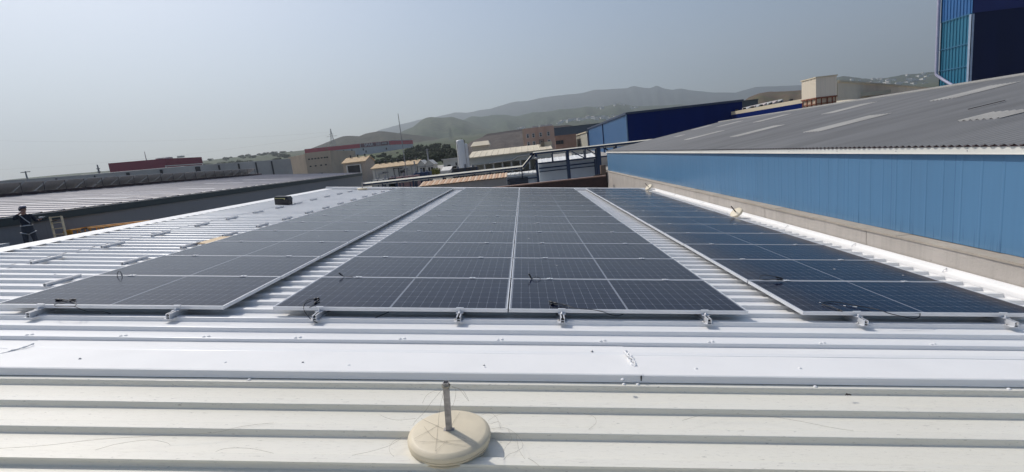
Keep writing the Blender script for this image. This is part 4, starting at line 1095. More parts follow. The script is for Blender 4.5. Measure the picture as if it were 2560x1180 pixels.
h1, HL = gable_house('tile_roofed_house', 'beige tile roofed house in front of the parked cars', 'house', x0, x1, Yh, Yh+6.8, ze, zr, mat('tan_render', (.40,.335,.275), rough=.9), M_tile, 'x', 3)
m = MB(); m.box(x0+1.0, x0+3.6, Yh-.05, Yh-.01, ze-3.0, ze-.7); part_w(m, 'opening', M_dark, h1, HL)
m = MB(); m.box(x0+.7, x0+.95, Yh-.2, Yh-.01, ze-3.2, ze-.5); m.box(x0+3.65, x0+3.9, Yh-.2, Yh-.01, ze-3.2, ze-.5); m.box(x0+.7, x0+3.9, Yh-.22, Yh-.01, ze-.65, ze-.5); part_w(m, 'door_frame', M_offw, h1, HL)
Yf = 86
x0, x1 = at(930,421,Yf).x, at(1041,411,Yf).x
ze, zr = (at(930,422,Yf).z+at(1041,411,Yf).z)/2, at(1000,405.5,Yf+3.2).z
fa_, FL = gable_house('white_factory', 'long off-white factory with a beige tile roof and pipes along its wall', 'factory', x0, x1, Yf, Yf+6.4, ze, zr, M_offw, M_tile, 'x', 7)
for px, h0, h1_ in ((938,.2,2.2),(946,1.0,2.4),(957,.8,1.0),(968,.1,2.2),(985,.3,2.6),(997,.4,1.9),(1000,.2,2.6),(1011,.6,2.4),(1018,.9,2.0),(1030,.2,2.5)):
    p = at(px, 430, Yf-.3); m = MB(); m.tube([(p.x,Yf-.3,ze-h1_),(p.x,Yf-.3,ze-h0)], .07, 6); wd = random.uniform(.5,1.6); m.tube([(p.x,Yf-.3,ze-h0),(p.x+wd,Yf-.3,ze-h0-.05)], .06, 6); part_w(m, 'pipe', M_dark if px % 2 else M_pole, fa_, FL)
for px0, px1, a, b_ in ((921,936,2.4,3.6),(942,960,2.8,3.9),(1000,1012,.8,1.3)):
    p, q = at(px0,440,Yf-.1), at(px1,440,Yf-.1); m = MB(); m.box(p.x,q.x,Yf-.12,Yf-.02,ze-b_,ze-a); part_w(m, 'opening', M_dark, fa_, FL)
for i, (pa_, pk_, pb_) in enumerate(((1043,1053.5,1062),(1063,1069.5,1083))):
    Yq = Yf-.5-i*.6; xa, xb = at(pa_,410,Yq).x, at(pb_,410,Yq).x; zz = at((pa_+pb_)/2, 412.5-(i*1.5), Yq).z; zp = at(pk_, 401.5, Yq).z
    g_, gL = gable_house('gabled_bay', ('left' if i == 0 else 'right')+' of two small white gabled bays at the end of the factory', 'bay', xa, xb, Yq, Yq+4, zz, zp, M_offw, M_offw, 'y', ov=.12)
    for k in (.3, .65): m = MB(); m.box(xa+(xb-xa)*k, xa+(xb-xa)*k+.35, Yq-.04, Yq-.005, zz-1.3, zz-.5); part_w(m, 'window', M_dkwin, g_, gL)
    m = MB(); m.box(xa, xb, Yq-.08, Yq-.005, zz-.35, zz-.22); part_w(m, 'ledge', M_pole, g_, gL)
# ---- white hut, tanks, long cream shed, penthouse
Yk = 82
x0, x1, _, _, _, zt = lean_box(1107, 1145, 398.5, Yk, 5, 0)
hu = thing('white_hut', 'small flat roofed white hut left of the two white tanks', 'hut', (x0, Yk, 0)); HU = (x0, Yk, 0)
m = MB(); m.box(x0, x1, Yk, Yk+5, 0, zt); part_w(m, 'wall', M_offw, hu, HU)
m = MB(); m.box(x0-.2, x1+.1, Yk-.2, Yk+5.1, zt+.002, zt+.18); part_w(m, 'roof', M_offw, hu, HU)
p = at(1123, 416, Yk); m = MB(); m.box(p.x-.28, p.x+.28, Yk-.04, Yk-.005, zt-1.55, zt-.85); part_w(m, 'window', M_dkwin, hu, HU)
p = at(1141, 412, Yk); m = MB(); m.box(p.x-.12, p.x+.12, Yk-.04, Yk-.005, zt-1.6, zt-.6); part_w(m, 'door', M_dkwin, hu, HU)
for nm, (tx, ty), r_, Yt, lab in (('big', (1149,349.5), .58, 72, 'taller of two white upright tanks in front of the long cream shed'), ('small', (1160.5,359), .46, 73.2, 'shorter white upright tank tucked behind the taller one')):
    p = at(tx, ty, Yt); t = thing('storage_tank', lab, 'tank', (p.x, Yt, 0), group='white upright tanks'); T_ = (p.x, Yt, 0)
    m = MB(); m.lathe([(r_,.9),(r_,p.z-.25),(r_*.93,p.z-.1),(r_*.7,p.z-.02),(0,p.z)], n=32); m.build('vessel', M_tank, t)
    m = MB(); 
    for k in range(4): m.bar((r_*.8*math.cos(k*1.57+.7), r_*.8*math.sin(k*1.57+.7), 0), (r_*.8*math.cos(k*1.57+.7), r_*.8*math.sin(k*1.57+.7), 1), .1)
    m.build('legs', M_pole, t)
    m = MB(); m.tube([(r_+.08,-.1,1),(r_+.08,-.1,p.z-.4)], .03, 6); m.tube([(-r_*.75,-r_*.72,1),(-r_*.75,-r_*.72,p.z-.3)], .03, 6); m.build('pipe', M_pole, t)
Yc = 76
x0, x1 = at(1169,394,Yc).x, at(1383,373,Yc).x
ze = zavg(at(1168,394.5,Yc), at(1325,378,Yc)); zr = zavg(at(1175,380,Yc+8), at(1345,361.5,Yc+8))
cs = thing('cream_shed', 'long low shed with a cream sheet roof right of the white tanks', 'shed', (x0, Yc, 0)); CS = (x0, Yc, 0)
m = MB(); m.hexa([(x0+.1,Yc+.3,ze-1.25),(x1-.1,Yc+.3,ze-1.25),(x1-.1,Yc+8,ze-1.25),(x0+.1,Yc+8,ze-1.25)], [(x0+.1,Yc+.3,ze-.03),(x1-.1,Yc+.3,ze-.03),(x1-.1,Yc+8,zr-.05),(x0+.1,Yc+8,zr-.05)])
m.box(x0+.1, x1-.1, Yc+5, Yc+8, 0, ze-1.25); part_w(m, 'wall', M_shadew, cs, CS)
m = MB(); P = []; x = x0
while x < x1: P += [(x, 0), (x+.7, 0), (x+.74, .04), (x+.82, .04), (x+.86, 0)]; x += .95
vs = [(xx, Yc, ze+dz) for xx, dz in P]+[(xx, Yc+8.2, zr+dz) for xx, dz in P]; k = len(P)
m.add(vs, [(i, i+1, i+k+1, i+k) for i in range(k-1)]); m.box(x0, x1, Yc-.03, Yc-.005, ze-.14, ze+.0); part_w(m, 'roof_sheet', M_creamr, cs, CS)
for k in range(9): m = MB(); xx = x0+1+(x1-x0-2)*k/8; m.box(xx-.12, xx+.12, Yc+.4, Yc+.64, 0, ze-1.26); part_w(m, 'column', M_offw, cs, CS)
p, q = at(1222,402,Yc+.2), at(1296,396,Yc+.2); m = MB(); m.tube([(p.x,Yc+.15,ze-1.2),(q.x-1,Yc+.15,ze-1.05),(q.x,Yc+.15,ze-.6),(q.x+2,Yc+.15,ze-.55)], .1, 6); part_w(m, 'pipe', M_offw, cs, CS)
for k in range(5): p = atz(1349.5+k*2.6, 369, zr); m = MB(); xx = at(1350+k*2.6, 365, Yc+4).x; m.tube([(xx,Yc+4,ze),(xx,Yc+4,zr+.75)], .055, 6); part_w(m, 'vent_pipe', M_rust, cs, CS)
m = MB(); xx = at(1366, 362, Yc+5).x; m.box(xx-.9, xx+.9, Yc+4.6, Yc+6.2, ze+.3, zr+.25); part_w(m, 'roof_box', M_creamr, cs, CS)
Ypn = 96
x0, x1 = at(1181,375,Ypn).x, at(1222,371,Ypn).x; ze = zavg(at(1180,365.5,Ypn), at(1221,362.5,Ypn)); zr = zavg(at(1186,355,Ypn+2.2), at(1225,351,Ypn+2.2))
pe = thing('stair_house', 'small cream hut with a pale hipped roof behind the long cream shed', 'hut', (x0, Ypn, 0)); PE = (x0, Ypn, 0)
m = MB(); m.hexa([(x0,Ypn,0),(x1,Ypn,0),(x1,Ypn+4,0),(x0,Ypn+4,0)], [(x0,Ypn,ze),(x1,Ypn,ze),(x1,Ypn+4,ze),(x0,Ypn+4,ze)]); part_w(m, 'wall', mat('cream_render', (.52,.46,.37), rough=.9), pe, PE)
m = MB(); m.hexa([(x0-.3,Ypn-.3,ze+.005),(x1+.3,Ypn-.3,ze+.005),(x1+.3,Ypn+4.3,ze+.005),(x0-.3,Ypn+4.3,ze+.005)], [(x0+.25,Ypn+1.6,zr),(x1-.05,Ypn+1.6,zr),(x1-.05,Ypn+2.6,zr),(x0+.25,Ypn+2.6,zr)]); part_w(m, 'roof', M_creamr, pe, PE)

# ---- pipe rack on blue steel
Yr = 48.0
zl = zavg(at(910,455,Yr), at(1316,412,Yr)); zh = zavg(at(1334,377.5,Yr), at(1590,350,Yr))
xs0, xs1, xs2, xs3 = at(906,460,Yr).x, at(1306,410,Yr).x, at(1334,378,Yr).x, at(1640,350,Yr).x
rk = thing('pipe_rack', 'long dark blue steel rack carrying pale cable trays that step up in the middle', 'pipe rack', (xs1, Yr, 0)); RK = (xs1, Yr, 0)
def cover(m, pa, pb, y0):
    '''pitched tray cover: a thin lid that slopes down towards the roof we stand on'''
    u = Vector((0,0,0))
    pts = [(y0,-.30),(y0+.02,-.235),(y0+.44,-.10),(y0+.46,-.115),(y0+.46,-.32)]
    vs = [(p[0], yy, p[1]+zz) for p in (pa, pb) for yy, zz in pts]; k = len(pts)
    m.add(vs, [(i, i+k, i+k+1, i+1) for i in range(k-1)]); m.face(vs[:k]); m.face(vs[k:][::-1])
for i_, dy in enumerate((0, .62)):
    up_ = .17*i_
    for pa, pb in (((xs0,zl-.08+up_-.05),(xs1,zl-.08+up_-.05)), ((xs1,zl-.08+up_-.05),(xs2,zh-.10+up_-.05)), ((xs2,zh-.10+up_-.05),(xs3,zh-.10+up_-.05))):
        m = MB(); cover(m, pa, pb, Yr+dy); part_w(m, 'cable_tray', M_tray, rk, RK)
m = MB()
for dy in (-.03, 1.0):
    m.box(xs0, xs1, Yr+dy, Yr+dy+.1, zl-.34, zl-.17); m.box(xs2-.4, xs3, Yr+dy, Yr+dy+.1, zh-.36, zh-.17); m.bar((xs1,Yr+dy+.05,zl-.25),(xs2,Yr+dy+.05,zh-.25), .1, .17)
    m.box(xs0+3, at(1345,440,Yr).x, Yr+dy, Yr+dy+.1, zl-1.42, zl-1.30)
    m.box(at(1345,400,Yr).x, xs3, Yr+dy+.11, Yr+dy+.19, zh-1.32, zh-1.20)
part_w(m, 'beam', M_blsteel, rk, RK)
for px, big in ((953,0),(990,0),(1031,1),(1070,0),(1108,1),(1147,0),(1187,1),(1226,0),(1265,1),(1306,0),(1345,2),(1386,0),(1424,2),(1468,0),(1499,2),(1504,1),(1545,1)):
    x = at(px, 440, Yr).x; w_ = (.10,.16,.24)[big]; zt_ = (zh if px > 1325 else zl)-.36
    zb_ = (0 if big else (zl-1.42 if px < 1345 else zh-1.32))
    for dy in (-.03, 1.0): m = MB(); m.box(x-w_/2, x+w_/2, Yr+dy-.02-.02*big, Yr+dy+.14, zb_, zt_); part_w(m, 'column', M_blsteel, rk, RK)
for pa_, pb_ in ((1428,1462),(1468,1500),(1508,1540),(1512,1534)):
    a, b_ = at(pa_,375,Yr).x, at(pb_,390,Yr).x; m = MB(); m.bar((a,Yr-.06,zh-.4),(b_,Yr-.06,zh-1.22), .09); part_w(m, 'brace', M_blsteel, rk, RK)
m = MB(); a = [at(px,py,Yr-.2) for px, py in ((1341,398),(1338,408),(1333,420),(1325,425),(1312,427),(1290,429))]; m.tube(smooth_path(a,4), .045, 6); part_w(m, 'hanging_cable', M_dark, rk, RK)
m = MB(); p = at(1340, 396, Yr-.3); m.lathe([(0,.14),(.12,.10),(.15,0),(.1,-.08),(0,-.1)], c=p, n=12); part_w(m, 'lamp', M_offw, rk, RK)

# ---- low buildings under the rack
Yt = 44.0
x0, x1 = at(1046,462,Yt).x, at(1265,440,Yt).x; ze = zavg(at(1140,456,Yt), at(1262,444.5,Yt)); zr = zavg(at(1140,445.5,Yt+1.9), at(1262,433.5,Yt+1.9))
rt_ = thing('tile_roofed_shed', 'low shed with an orange pantile roof under the pipe rack', 'shed', (x0, Yt, 0)); RTL = (x0, Yt, 0)
m = MB(); m.hexa([(x0,Yt+.2,0),(x1,Yt+.2,0),(x1,Yt+2,0),(x0,Yt+2,0)], [(x0,Yt+.2,ze-.05),(x1,Yt+.2,ze-.05),(x1,Yt+2,zr-.08),(x0,Yt+2,zr-.08)]); part_w(m, 'wall', mat('taupe_wall', (.36,.335,.31), rough=.9), rt_, RTL)
m = MB(); P = []; x = x0; 
while x < x1:
    for k in range(6): P.append((x+.28*k/6, .045*abs(math.sin(math.pi*k/6))))
    x += .28
vs = [(xx, Yt, ze+dz) for xx, dz in P]+[(xx, Yt+2.1, zr+dz) for xx, dz in P]; k = len(P)
m.add(vs, [(i, i+1, i+k+1, i+k) for i in range(k-1)])
def tilemat():
    m_, nt, b = newmat('orange_pantiles'); sep = nt.nodes.new('ShaderNodeSeparateXYZ'); tc = nt.nodes.new('ShaderNodeTexCoord'); nt.links.new(tc.outputs['Object'], sep.inputs[0])
    fr = mth(nt, 'MODULO', sep.outputs[0], .56); g2 = mth(nt, 'LESS_THAN', fr, .25)
    n1 = noi(nt, coords(nt), 3, 4); c = mixc(nt, n1, (.54,.33,.20), (.46,.29,.18)); c = mixc(nt, mth(nt, 'MULTIPLY', g2, .6), c, (.66,.53,.40)); nt.links.new(c, b.inputs['Base Color']); b.inputs['Roughness'].default_value = .85; return m_
part_w(m, 'roof', tilemat(), rt_, RTL)
Yx = 51.0
x0, x1 = at(1349,440,Yx).x, at(1489,425,Yx).x; zt = zavg(at(1350,407.5,Yx), at(1487,392.5,Yx)); zr = zavg(at(1350,397,Yx+2.6), at(1480,384,Yx+2.6))
gb = thing('grey_cabin', 'large grey clad cabin with a white sheet roof behind the blue steel columns', 'cabin', (x0, Yx, 0)); GB = (x0, Yx, 0)
M_cabin = mat('blue_grey_cladding', (.68,.72,.75), rough=.65, var=.12, vscale=.5)
M_wsheet = mat('white_sheet', (.72,.72,.70), rough=.6, var=.12, vscale=1.5)
m = MB(); m.hexa([(x0,Yx+.2,0),(x1,Yx+.2,0),(x1,Yx+3,0),(x0,Yx+3,0)], [(x0,Yx+.2,zt-.04),(x1,Yx+.2,zt-.04),(x1,Yx+3,zr-.06),(x0,Yx+3,zr-.06)]); part_w(m, 'wall', M_cabin, gb, GB)
def ribroof(xa, xb, ya, yb, za, zb, pitch, mt, par, L_):
    m = MB(); P = []; x = xa
    while x < xb-pitch*.5: P += [(x, 0), (x+pitch*.7, 0), (x+pitch*.75, .045), (x+pitch*.9, .045), (x+pitch*.95, 0)]; x += pitch
    P.append((xb, 0)); vs = [(xx, ya, za+dz) for xx, dz in P]+[(xx, yb, zb+dz) for xx, dz in P]; k = len(P); m.add(vs, [(i, i+1, i+k+1, i+k) for i in range(k-1)]); m.box(xa, xb, ya-.02, ya-.004, za-.12, za+.0); return part_w(m, 'roof_sheet', mt, par, L_)
ribroof(x0-.15, x1+.05, Yx, Yx+3.2, zt, zr, .62, M_wsheet, gb, GB)
m = MB(); m.box(x0, x1, Yx-.1, Yx-.02, zt-.62, zt-.48); m.box(x0, x1, Yx-.1, Yx-.02, zt-.95, zt-.85); m.box(x0-.5, x1, Yx-.1, Yx-.02, zt-2.75, zt-2.65); m.box(x1-.1, x1+.12, Yx-.15, Yx-.02, 0, zt-.2); part_w(m, 'frame', M_blsteel, gb, GB)
for px in (1331, 1389, 1448): xx = at(px, 450, Yx-.3).x; m = MB(); m.tube([(xx,Yx-.3,zt-3.1),(xx,Yx-.3,zt-2.6)], .04, 6); part_w(m, 'bracket', M_pole, gb, GB)
x0, x1 = at(1266,445,Yx-3).x, at(1346,436,Yx-3).x; zt = zavg(at(1268,440.5,Yx-3), at(1344,432.5,Yx-3)); zr = zavg(at(1268,433.5,Yx-1.2), at(1344,425.5,Yx-1.2))
lb = thing('low_cabin', 'low cabin with a white sheet roof and dark shutter between shed and grey cabin', 'cabin', (x0, Yx-3, 0)); LB = (x0, Yx-3, 0)
m = MB(); m.hexa([(x0,Yx-2.8,0),(x1,Yx-2.8,0),(x1,Yx-1,0),(x0,Yx-1,0)], [(x0,Yx-2.8,zt-.05),(x1,Yx-2.8,zt-.05),(x1,Yx-1,zr-.06),(x0,Yx-1,zr-.06)]); part_w(m, 'wall', M_cabin, lb, LB)
ribroof(x0, x1, Yx-3, Yx-.9, zt, zr, .45, M_wsheet, lb, LB)
xa, xb = at(1272,452,Yx-3).x, at(1320,448,Yx-3).x; m = MB(); m.box(xa, xb, Yx-3.05, Yx-2.82, 2, zt-.28); part_w(m, 'shutter', mat('navy_shutter', (.035,.045,.065), rough=.6), lb, LB)
Yq = 31.0
x0, x1 = at(1080,466,Yq).x, at(1515,441,Yq).x; zt = zavg(at(1353,459,Yq), at(1510,441,Yq))
def brickmat():
    m_, nt, b = newmat('dark_brown_brick'); bt = nt.nodes.new('ShaderNodeTexBrick'); nt.links.new(coords(nt, (1,1,1), 'Object', (R(90),0,0)), bt.inputs[0])
    bt.inputs['Scale'].default_value = 3.2; bt.inputs['Color1'].default_value = (.075,.042,.038,1); bt.inputs['Color2'].default_value = (.052,.032,.030,1); bt.inputs['Mortar'].default_value = (.035,.026,.025,1); bt.inputs['Mortar Size'].default_value = .03
    nt.links.new(bt.outputs[0], b.inputs['Base Color']); b.inputs['Roughness'].default_value = .9; return m_
bw2 = thing('brown_brick_wall', 'dark brown brick wall just beyond the far roof edge', 'wall', (x0, Yq, 0)); BW2 = (x0, Yq, 0)
m = MB(); m.box(x0, x1, Yq, Yq+.3, 0, zt); part_w(m, 'brickwork', brickmat(), bw2, BW2)
m = MB(); m.box(x0, x1, Yq-.04, Yq+.34, zt+.002, zt+.07); part_w(m, 'coping', M_brown, bw2, BW2)
p = at(1517, 434, Yq+2); hz = thing('rusty_hoist', 'small rusty hoist frame beside the concrete plinth end', 'hoist', (p.x, Yq+2, 0)); HZ = (p.x, Yq+2, 0)
m = MB(); m.box(-.08,.08,-.08,.08,0,p.z); m.build('post', M_rust, hz)
m = MB(); m.bar((-.9,0,p.z-.1),(.3,0,p.z+.1), .09); m.build('arm', M_rust, hz); m = MB(); m.box(-.40,-.05,-.1,.1,p.z-.05,p.z+.6); m.build('panel', mat('brown_panel', (.24,.16,.11), rough=.8), hz)

x0, x1, _, _, _, zt = lean_box(1482, 1560, 391, 61, 1, 0)
cw_ = thing('concrete_wall', 'pale concrete wall between the grey cabin and the blue warehouse', 'wall', (x0, 61, 0))
m = MB(); m.box(x0, x1, 61, 61.4, 0, zt); part_w(m, 'panel', M_concw, cw_, (x0,61,0)); m = MB(); m.box(x0-.05, x1, 60.95, 61.45, zt+.002, zt+.08); part_w(m, 'coping', M_concw, cw_, (x0,61,0))
x0, x1, _, _, _, zt = lean_box(1428, 1478, 375, 70, 6, 0)
wa = thing('white_annex', 'white walled annex with a dark window frame seen through the rack', 'annex', (x0, 70, 0))
m = MB(); m.box(x0, x1, 70, 76, 0, zt); part_w(m, 'wall', M_offw, wa, (x0,70,0)); m = MB(); m.box(x0-.2, x1+.2, 69.8, 76.2, zt+.002, zt+.15); part_w(m, 'roof', M_offw, wa, (x0,70,0))
for px in (1440, 1452, 1465): xx = at(px, 380, 70).x; m = MB(); m.box(xx-.25, xx+.25, 69.95, 69.995, zt-1.2, zt-.5); part_w(m, 'window', M_dkwin, wa, (x0,70,0))
# ---- brown tower, long slate hall, pale shed, blue shed
Yw = 150.0
x0, x1 = at(1311,340,Yw).x, at(1386,335,Yw).x; zt = zavg(at(1311,321.5,Yw), at(1384,313.5,Yw))
tw_ = thing('brown_block', 'square brown four storey block with small white framed windows', 'block', (x0, Yw, 0)); TW = (x0, Yw, 0)
M_bbl = mat('brown_render', (.50,.33,.25), rough=.9, var=.12, vscale=.2)
m = MB(); m.box(x0, x1, Yw, Yw+9, 0, zt); part_w(m, 'wall', M_bbl, tw_, TW)
m = MB(); m.box(x0-.5, x0-.01, Yw+.2, Yw+1, 0, zt-.1); part_w(m, 'pilaster', mat('pale_brown', (.45,.33,.24), rough=.9), tw_, TW)
for c_ in (1338, 1358, 1374): xx = at(c_, 318, Yw).x; m = MB(); m.box(xx-.9, xx+.9, Yw+.5, Yw+2, zt, zt+.5); part_w(m, 'roof_unit', M_offw, tw_, TW)
for k, px in enumerate((1319.5, 1333.5, 1352, 1371.5)):
    for row in range(3):
        xx = at(px, 340, Yw).x; zz = zt-2.3-row*2.35; 
        m = MB(); m.box(xx-.42, xx+.42, Yw-.10, Yw-.01, zz-.62, zz+.62); wf = part_w(m, 'window', M_offw, tw_, TW)
        m = MB(); m.box(xx-.26, xx+.26, Yw-.14, Yw-.102, zz+.12, zz+.50); m.box(xx-.26, xx+.26, Yw-.14, Yw-.102, zz-.50, zz+.0); gp = wbuild(m, 'pane', M_dkwin, tw_, TW); gp.parent = wf
for px in (1342.5, 1361.5): xx = at(px,340,Yw).x; m = MB(); m.box(xx-.15, xx+.15, Yw-.25, Yw-.005, 0, zt-.05); part_w(m, 'pilaster', M_bbl, tw_, TW)
def simple_hall(name, lab, cat, px0, px1, py, Y, dep, m1, z0=0, dz=None, roof=None):
    x0, x1, _, _, _, zt = lean_box(px0, px1, py, Y, dep, 0)
    t = thing(name, lab, cat, (x0, Y, 0)); m = MB(); m.box(x0, x1, Y, Y+dep, 0, zt); part_w(m, 'wall', m1, t, (x0, Y, 0))
    m = MB(); m.box(x0-.2, x1+.2, Y-.2, Y+dep+.2, zt+.003, zt+.25); part_w(m, 'roof', roof or m1, t, (x0, Y, 0)); return t, (x0, Y, 0), x0, x1, zt
simple_hall('slate_hall', 'long slate blue hall behind the brown block', 'hall', 1384, 1500, 315, 270, 40, mat('slate_cladding', (.075,.10,.14), rough=.6))
t, L_, x0, x1, zt = simple_hall('brown_annex', 'low brown annex joined to the right of the brown block', 'annex', 1387, 1440, 339, 165, 12, M_brown)
for px in (1392, 1398, 1405): xx = at(px, 350, 165).x; m = MB(); m.box(xx-.4, xx+.4, 164.8, 164.95, zt-2.6, zt-1.4); part_w(m, 'window', M_dkwin, t, L_)
def side_shed(name, lab, cat, pn, pf, zt, wid, mside, mfront, roofm, pnY=None, base=None, band=None):
    """shed whose long left side runs away from us; pn, pf = near and far top corners in pixels"""
    a, b_ = atz(*pn, zt), atz(*pf, zt); O_ = Vector((a.x, a.y, 0)); t = thing(name, lab, cat, O_); z0 = 0 if base is None else base
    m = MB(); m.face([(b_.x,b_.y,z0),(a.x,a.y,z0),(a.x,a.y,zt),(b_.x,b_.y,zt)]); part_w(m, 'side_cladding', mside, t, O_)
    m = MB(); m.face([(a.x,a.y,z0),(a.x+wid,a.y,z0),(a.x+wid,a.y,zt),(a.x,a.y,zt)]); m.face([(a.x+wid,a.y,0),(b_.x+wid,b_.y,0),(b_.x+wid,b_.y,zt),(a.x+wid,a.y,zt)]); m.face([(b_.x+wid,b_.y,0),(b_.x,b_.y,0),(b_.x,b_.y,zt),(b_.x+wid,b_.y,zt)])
    part_w(m, 'front_cladding', mfront, t, O_)
    m = MB(); m.hexa([(a.x-.25,a.y-.2,zt+.004),(a.x+wid+.2,a.y-.2,zt+.004),(b_.x+wid+.2,b_.y+.2,zt+.004),(b_.x-.25,b_.y+.2,zt+.004)], [(a.x-.25,a.y-.2,zt+.35),(a.x+wid+.2,a.y-.2,zt+.35),(b_.x+wid+.2,b_.y+.2,zt+.35),(b_.x-.25,b_.y+.2,zt+.35)]); part_w(m, 'roof', roofm, t, O_)
    if base:
        m = MB(); m.face([(b_.x-.05,b_.y,0),(a.x-.05,a.y-.05,0),(a.x-.05,a.y-.05,z0),(b_.x-.05,b_.y,z0)]); m.face([(a.x-.05,a.y-.05,0),(a.x+wid,a.y-.05,0),(a.x+wid,a.y-.05,z0),(a.x-.05,a.y-.05,z0)]); part_w(m, 'concrete_base', M_concw, t, O_)
    return t, O_, a, b_
def ribmat(name, col, seam, axis=1, rough=.5):
    return clad_mat(name, col, tuple(x*.35 for x in col), seam=seam, axis=axis, streak=.3, zb=-50, rough=rough)
side_shed('pale_shed', 'pale cream clad shed beside the far end of the blue shed', 'shed', (1467,331), (1405,350.5), 12.8, 14, ribmat('pale_cream_cladding', (.47,.46,.39), 2.6), mat('grey_front', (.15,.15,.17), rough=.7), M_creamr)
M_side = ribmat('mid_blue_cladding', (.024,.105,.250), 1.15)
ts, Ls, A_, B_ = side_shed('blue_shed', 'tall dark blue shed with a sunlit lighter blue side wall left of the grey roof', 'shed', (1567,286), (1471,323.5), 13.6, 20, M_side, mat('shed_shade_cladding', (.001,.014,.115), rough=.9, var=.12, vscale=.6, stretch=(1,1,.1), spec=.05), mat('navy_roof_edge', (.03,.05,.10), rough=.6), base=5.2)  # front cladding: shade on this face is put into the darker blue
for f in (.0, .50, 1.0):
    p = A_.lerp(B_, f); m = MB(); m.tube([(p.x-.12,p.y,5.2),(p.x-.12,p.y,13.5)], .14, 8); part_w(m, 'downpipe', mat('pale_blue_trim', (.12,.22,.36), rough=.5) if f == 0 else M_navy, ts, Ls)
# navy low hall with cream roof on the right, tan gable and grey hall behind it
zq = 11.5
a, b_ = atz(1820,289,zq), atz(2012,256.5,zq)
O_ = Vector((b_.x, b_.y, 0)); nh = thing('navy_hall', 'low navy hall with a cream roof edge behind the grey corrugated roof', 'hall', O_)
n_ = Vector((-(b_-a).y, (b_-a).x, 0)).normalized()
if n_.dot(a) < 0: n_ = -n_
m = MB(); m.face([(a.x,a.y,0),(b_.x,b_.y,0),(b_.x,b_.y,zq),(a.x,a.y,zq)]); part_w(m, 'wall', mat('navy_wall', (.001,.012,.10), rough=.9, spec=.05), nh, O_)
q = n_*12; m = MB(); m.hexa([a, b_, b_+q, a+q], [a+Vector((0,0,.55)), b_+Vector((0,0,.55)), b_+q+Vector((0,0,.5)), a+q+Vector((0,0,.5))]); part_w(m, 'roof', M_creamr, nh, O_)
for k in range(7): p = a.lerp(b_, .1+.12*k)+n_*.5; m = MB(); m.box(p.x-.2,p.x+.2,p.y-.2,p.y+.2,zq+.55,zq+.85); part_w(m, 'vent', M_dark, nh, O_)
p0_, p1_ = at(1822,264,108), at(1876,275.5,100); t = thing('tan_gable_hall', 'tan gabled wall end just right of the blue shed', 'hall', (p0_.x,108,0)); TL = (p0_.x,108,0)
m = MB(); m.hexa([(p0_.x,108,0),(p1_.x,104,0),(p1_.x+1,118,0),(p0_.x,118,0)], [(p0_.x,108,p0_.z),(p1_.x,104,p1_.z-.2),(p1_.x+1,118,p1_.z-.2),(p0_.x,118,p0_.z)]); part_w(m, 'wall', mat('tan_wall', (.30,.25,.175), rough=.9), t, TL)
m = MB(); m.hexa([(p0_.x,107.9,p0_.z+.01),(p1_.x+.2,103.8,p1_.z-.19),(p1_.x+1.2,118,p1_.z-.19),(p0_.x,118,p0_.z+.01)], [(p0_.x,107.9,p0_.z+.3),(p1_.x+.2,103.8,p1_.z+.1),(p1_.x+1.2,118,p1_.z+.1),(p0_.x,118,p0_.z+.3)]); part_w(m, 'roof', M_creamr, t, TL)
simple_hall('slate_grey_hall', 'flat slate grey hall in the gap right of the blue shed', 'hall', 1821, 1895, 253, 190, 20, mat('slate_grey', (.10,.11,.12), rough=.8))
Yv = 160; x0, x1, _, _, _, zt = lean_box(1850, 1958, 262, Yv, 10, 0)
t = thing('sawtooth_hall', 'hall with a row of pale sawtooth roof strips right of the blue shed', 'hall', (x0, Yv, 0)); SL = (x0, Yv, 0)
m = MB(); m.box(x0, x1, Yv, Yv+12, 0, zt-1.2); part_w(m, 'wall', M_greyw, t, SL)
nk = 8
for k in range(nk):
    xa = x0+(x1-x0)*k/nk; xb = x0+(x1-x0)*(k+1)/nk; zz = zt-.6+k*.2; m = MB(); m.face([(xa,Yv,zz-1),(xb,Yv,zz-1),(xb,Yv,zz)]); m.hexa([(xa,Yv,zz-1),(xb,Yv,zz),(xb,Yv+12,zz),(xa,Yv+12,zz-1)], [(xa,Yv,zz-.7),(xb,Yv,zz+.3),(xb,Yv+12,zz+.3),(xa,Yv+12,zz-.7)]); m.face([(xb,Yv,zz-1),(xb,Yv+12,zz-1),(xb,Yv+12,zz),(xb,Yv,zz)]); part_w(m, 'roof_strip', M_greyw if k % 2 else mat('pinkish_sheet', (.42,.36,.35), rough=.8), t, SL)

# ---- beige plant box, beige parapet, blue tower
M_pbx = ribmat('beige_box_cladding', (.74,.65,.51), .4, 1, .6); M_pbx_lift = ribmat('beige_box_front_lifted', (.80,.70,.57), .4, 0, .6)  # front copy made paler to lift the shade on that face
Yp = 45.0
c0 = at(2040, 195, Yp); xr_ = at(2092, 190, Yp).x; 
lo = Yp
for _ in range(60):
    if at(2004, 203, lo).x < c0.x: lo += .05
zt = c0.z; zb_ = at(2040, 243.7, Yp).z
pb_ = thing('plant_housing', 'tall beige clad housing on an open rusty frame behind the grey roof ridge', 'plant housing', (c0.x, Yp, 0)); PB = (c0.x, Yp, 0)
m = MB(); m.face([(c0.x,lo,zb_),(c0.x,Yp,zb_),(c0.x,Yp,zt),(c0.x,lo,zt)]); part_w(m, 'side_cladding', M_pbx, pb_, PB)
m = MB(); m.face([(c0.x,Yp,zb_),(xr_,Yp,zb_),(xr_,Yp,zt),(c0.x,Yp,zt)]); m.face([(xr_,Yp,zb_),(xr_,lo,zb_),(xr_,lo,zt),(xr_,Yp,zt)]); m.face([(xr_,lo,zb_),(c0.x,lo,zb_),(c0.x,lo,zt),(xr_,lo,zt)]); part_w(m, 'front_cladding', M_pbx_lift, pb_, PB)
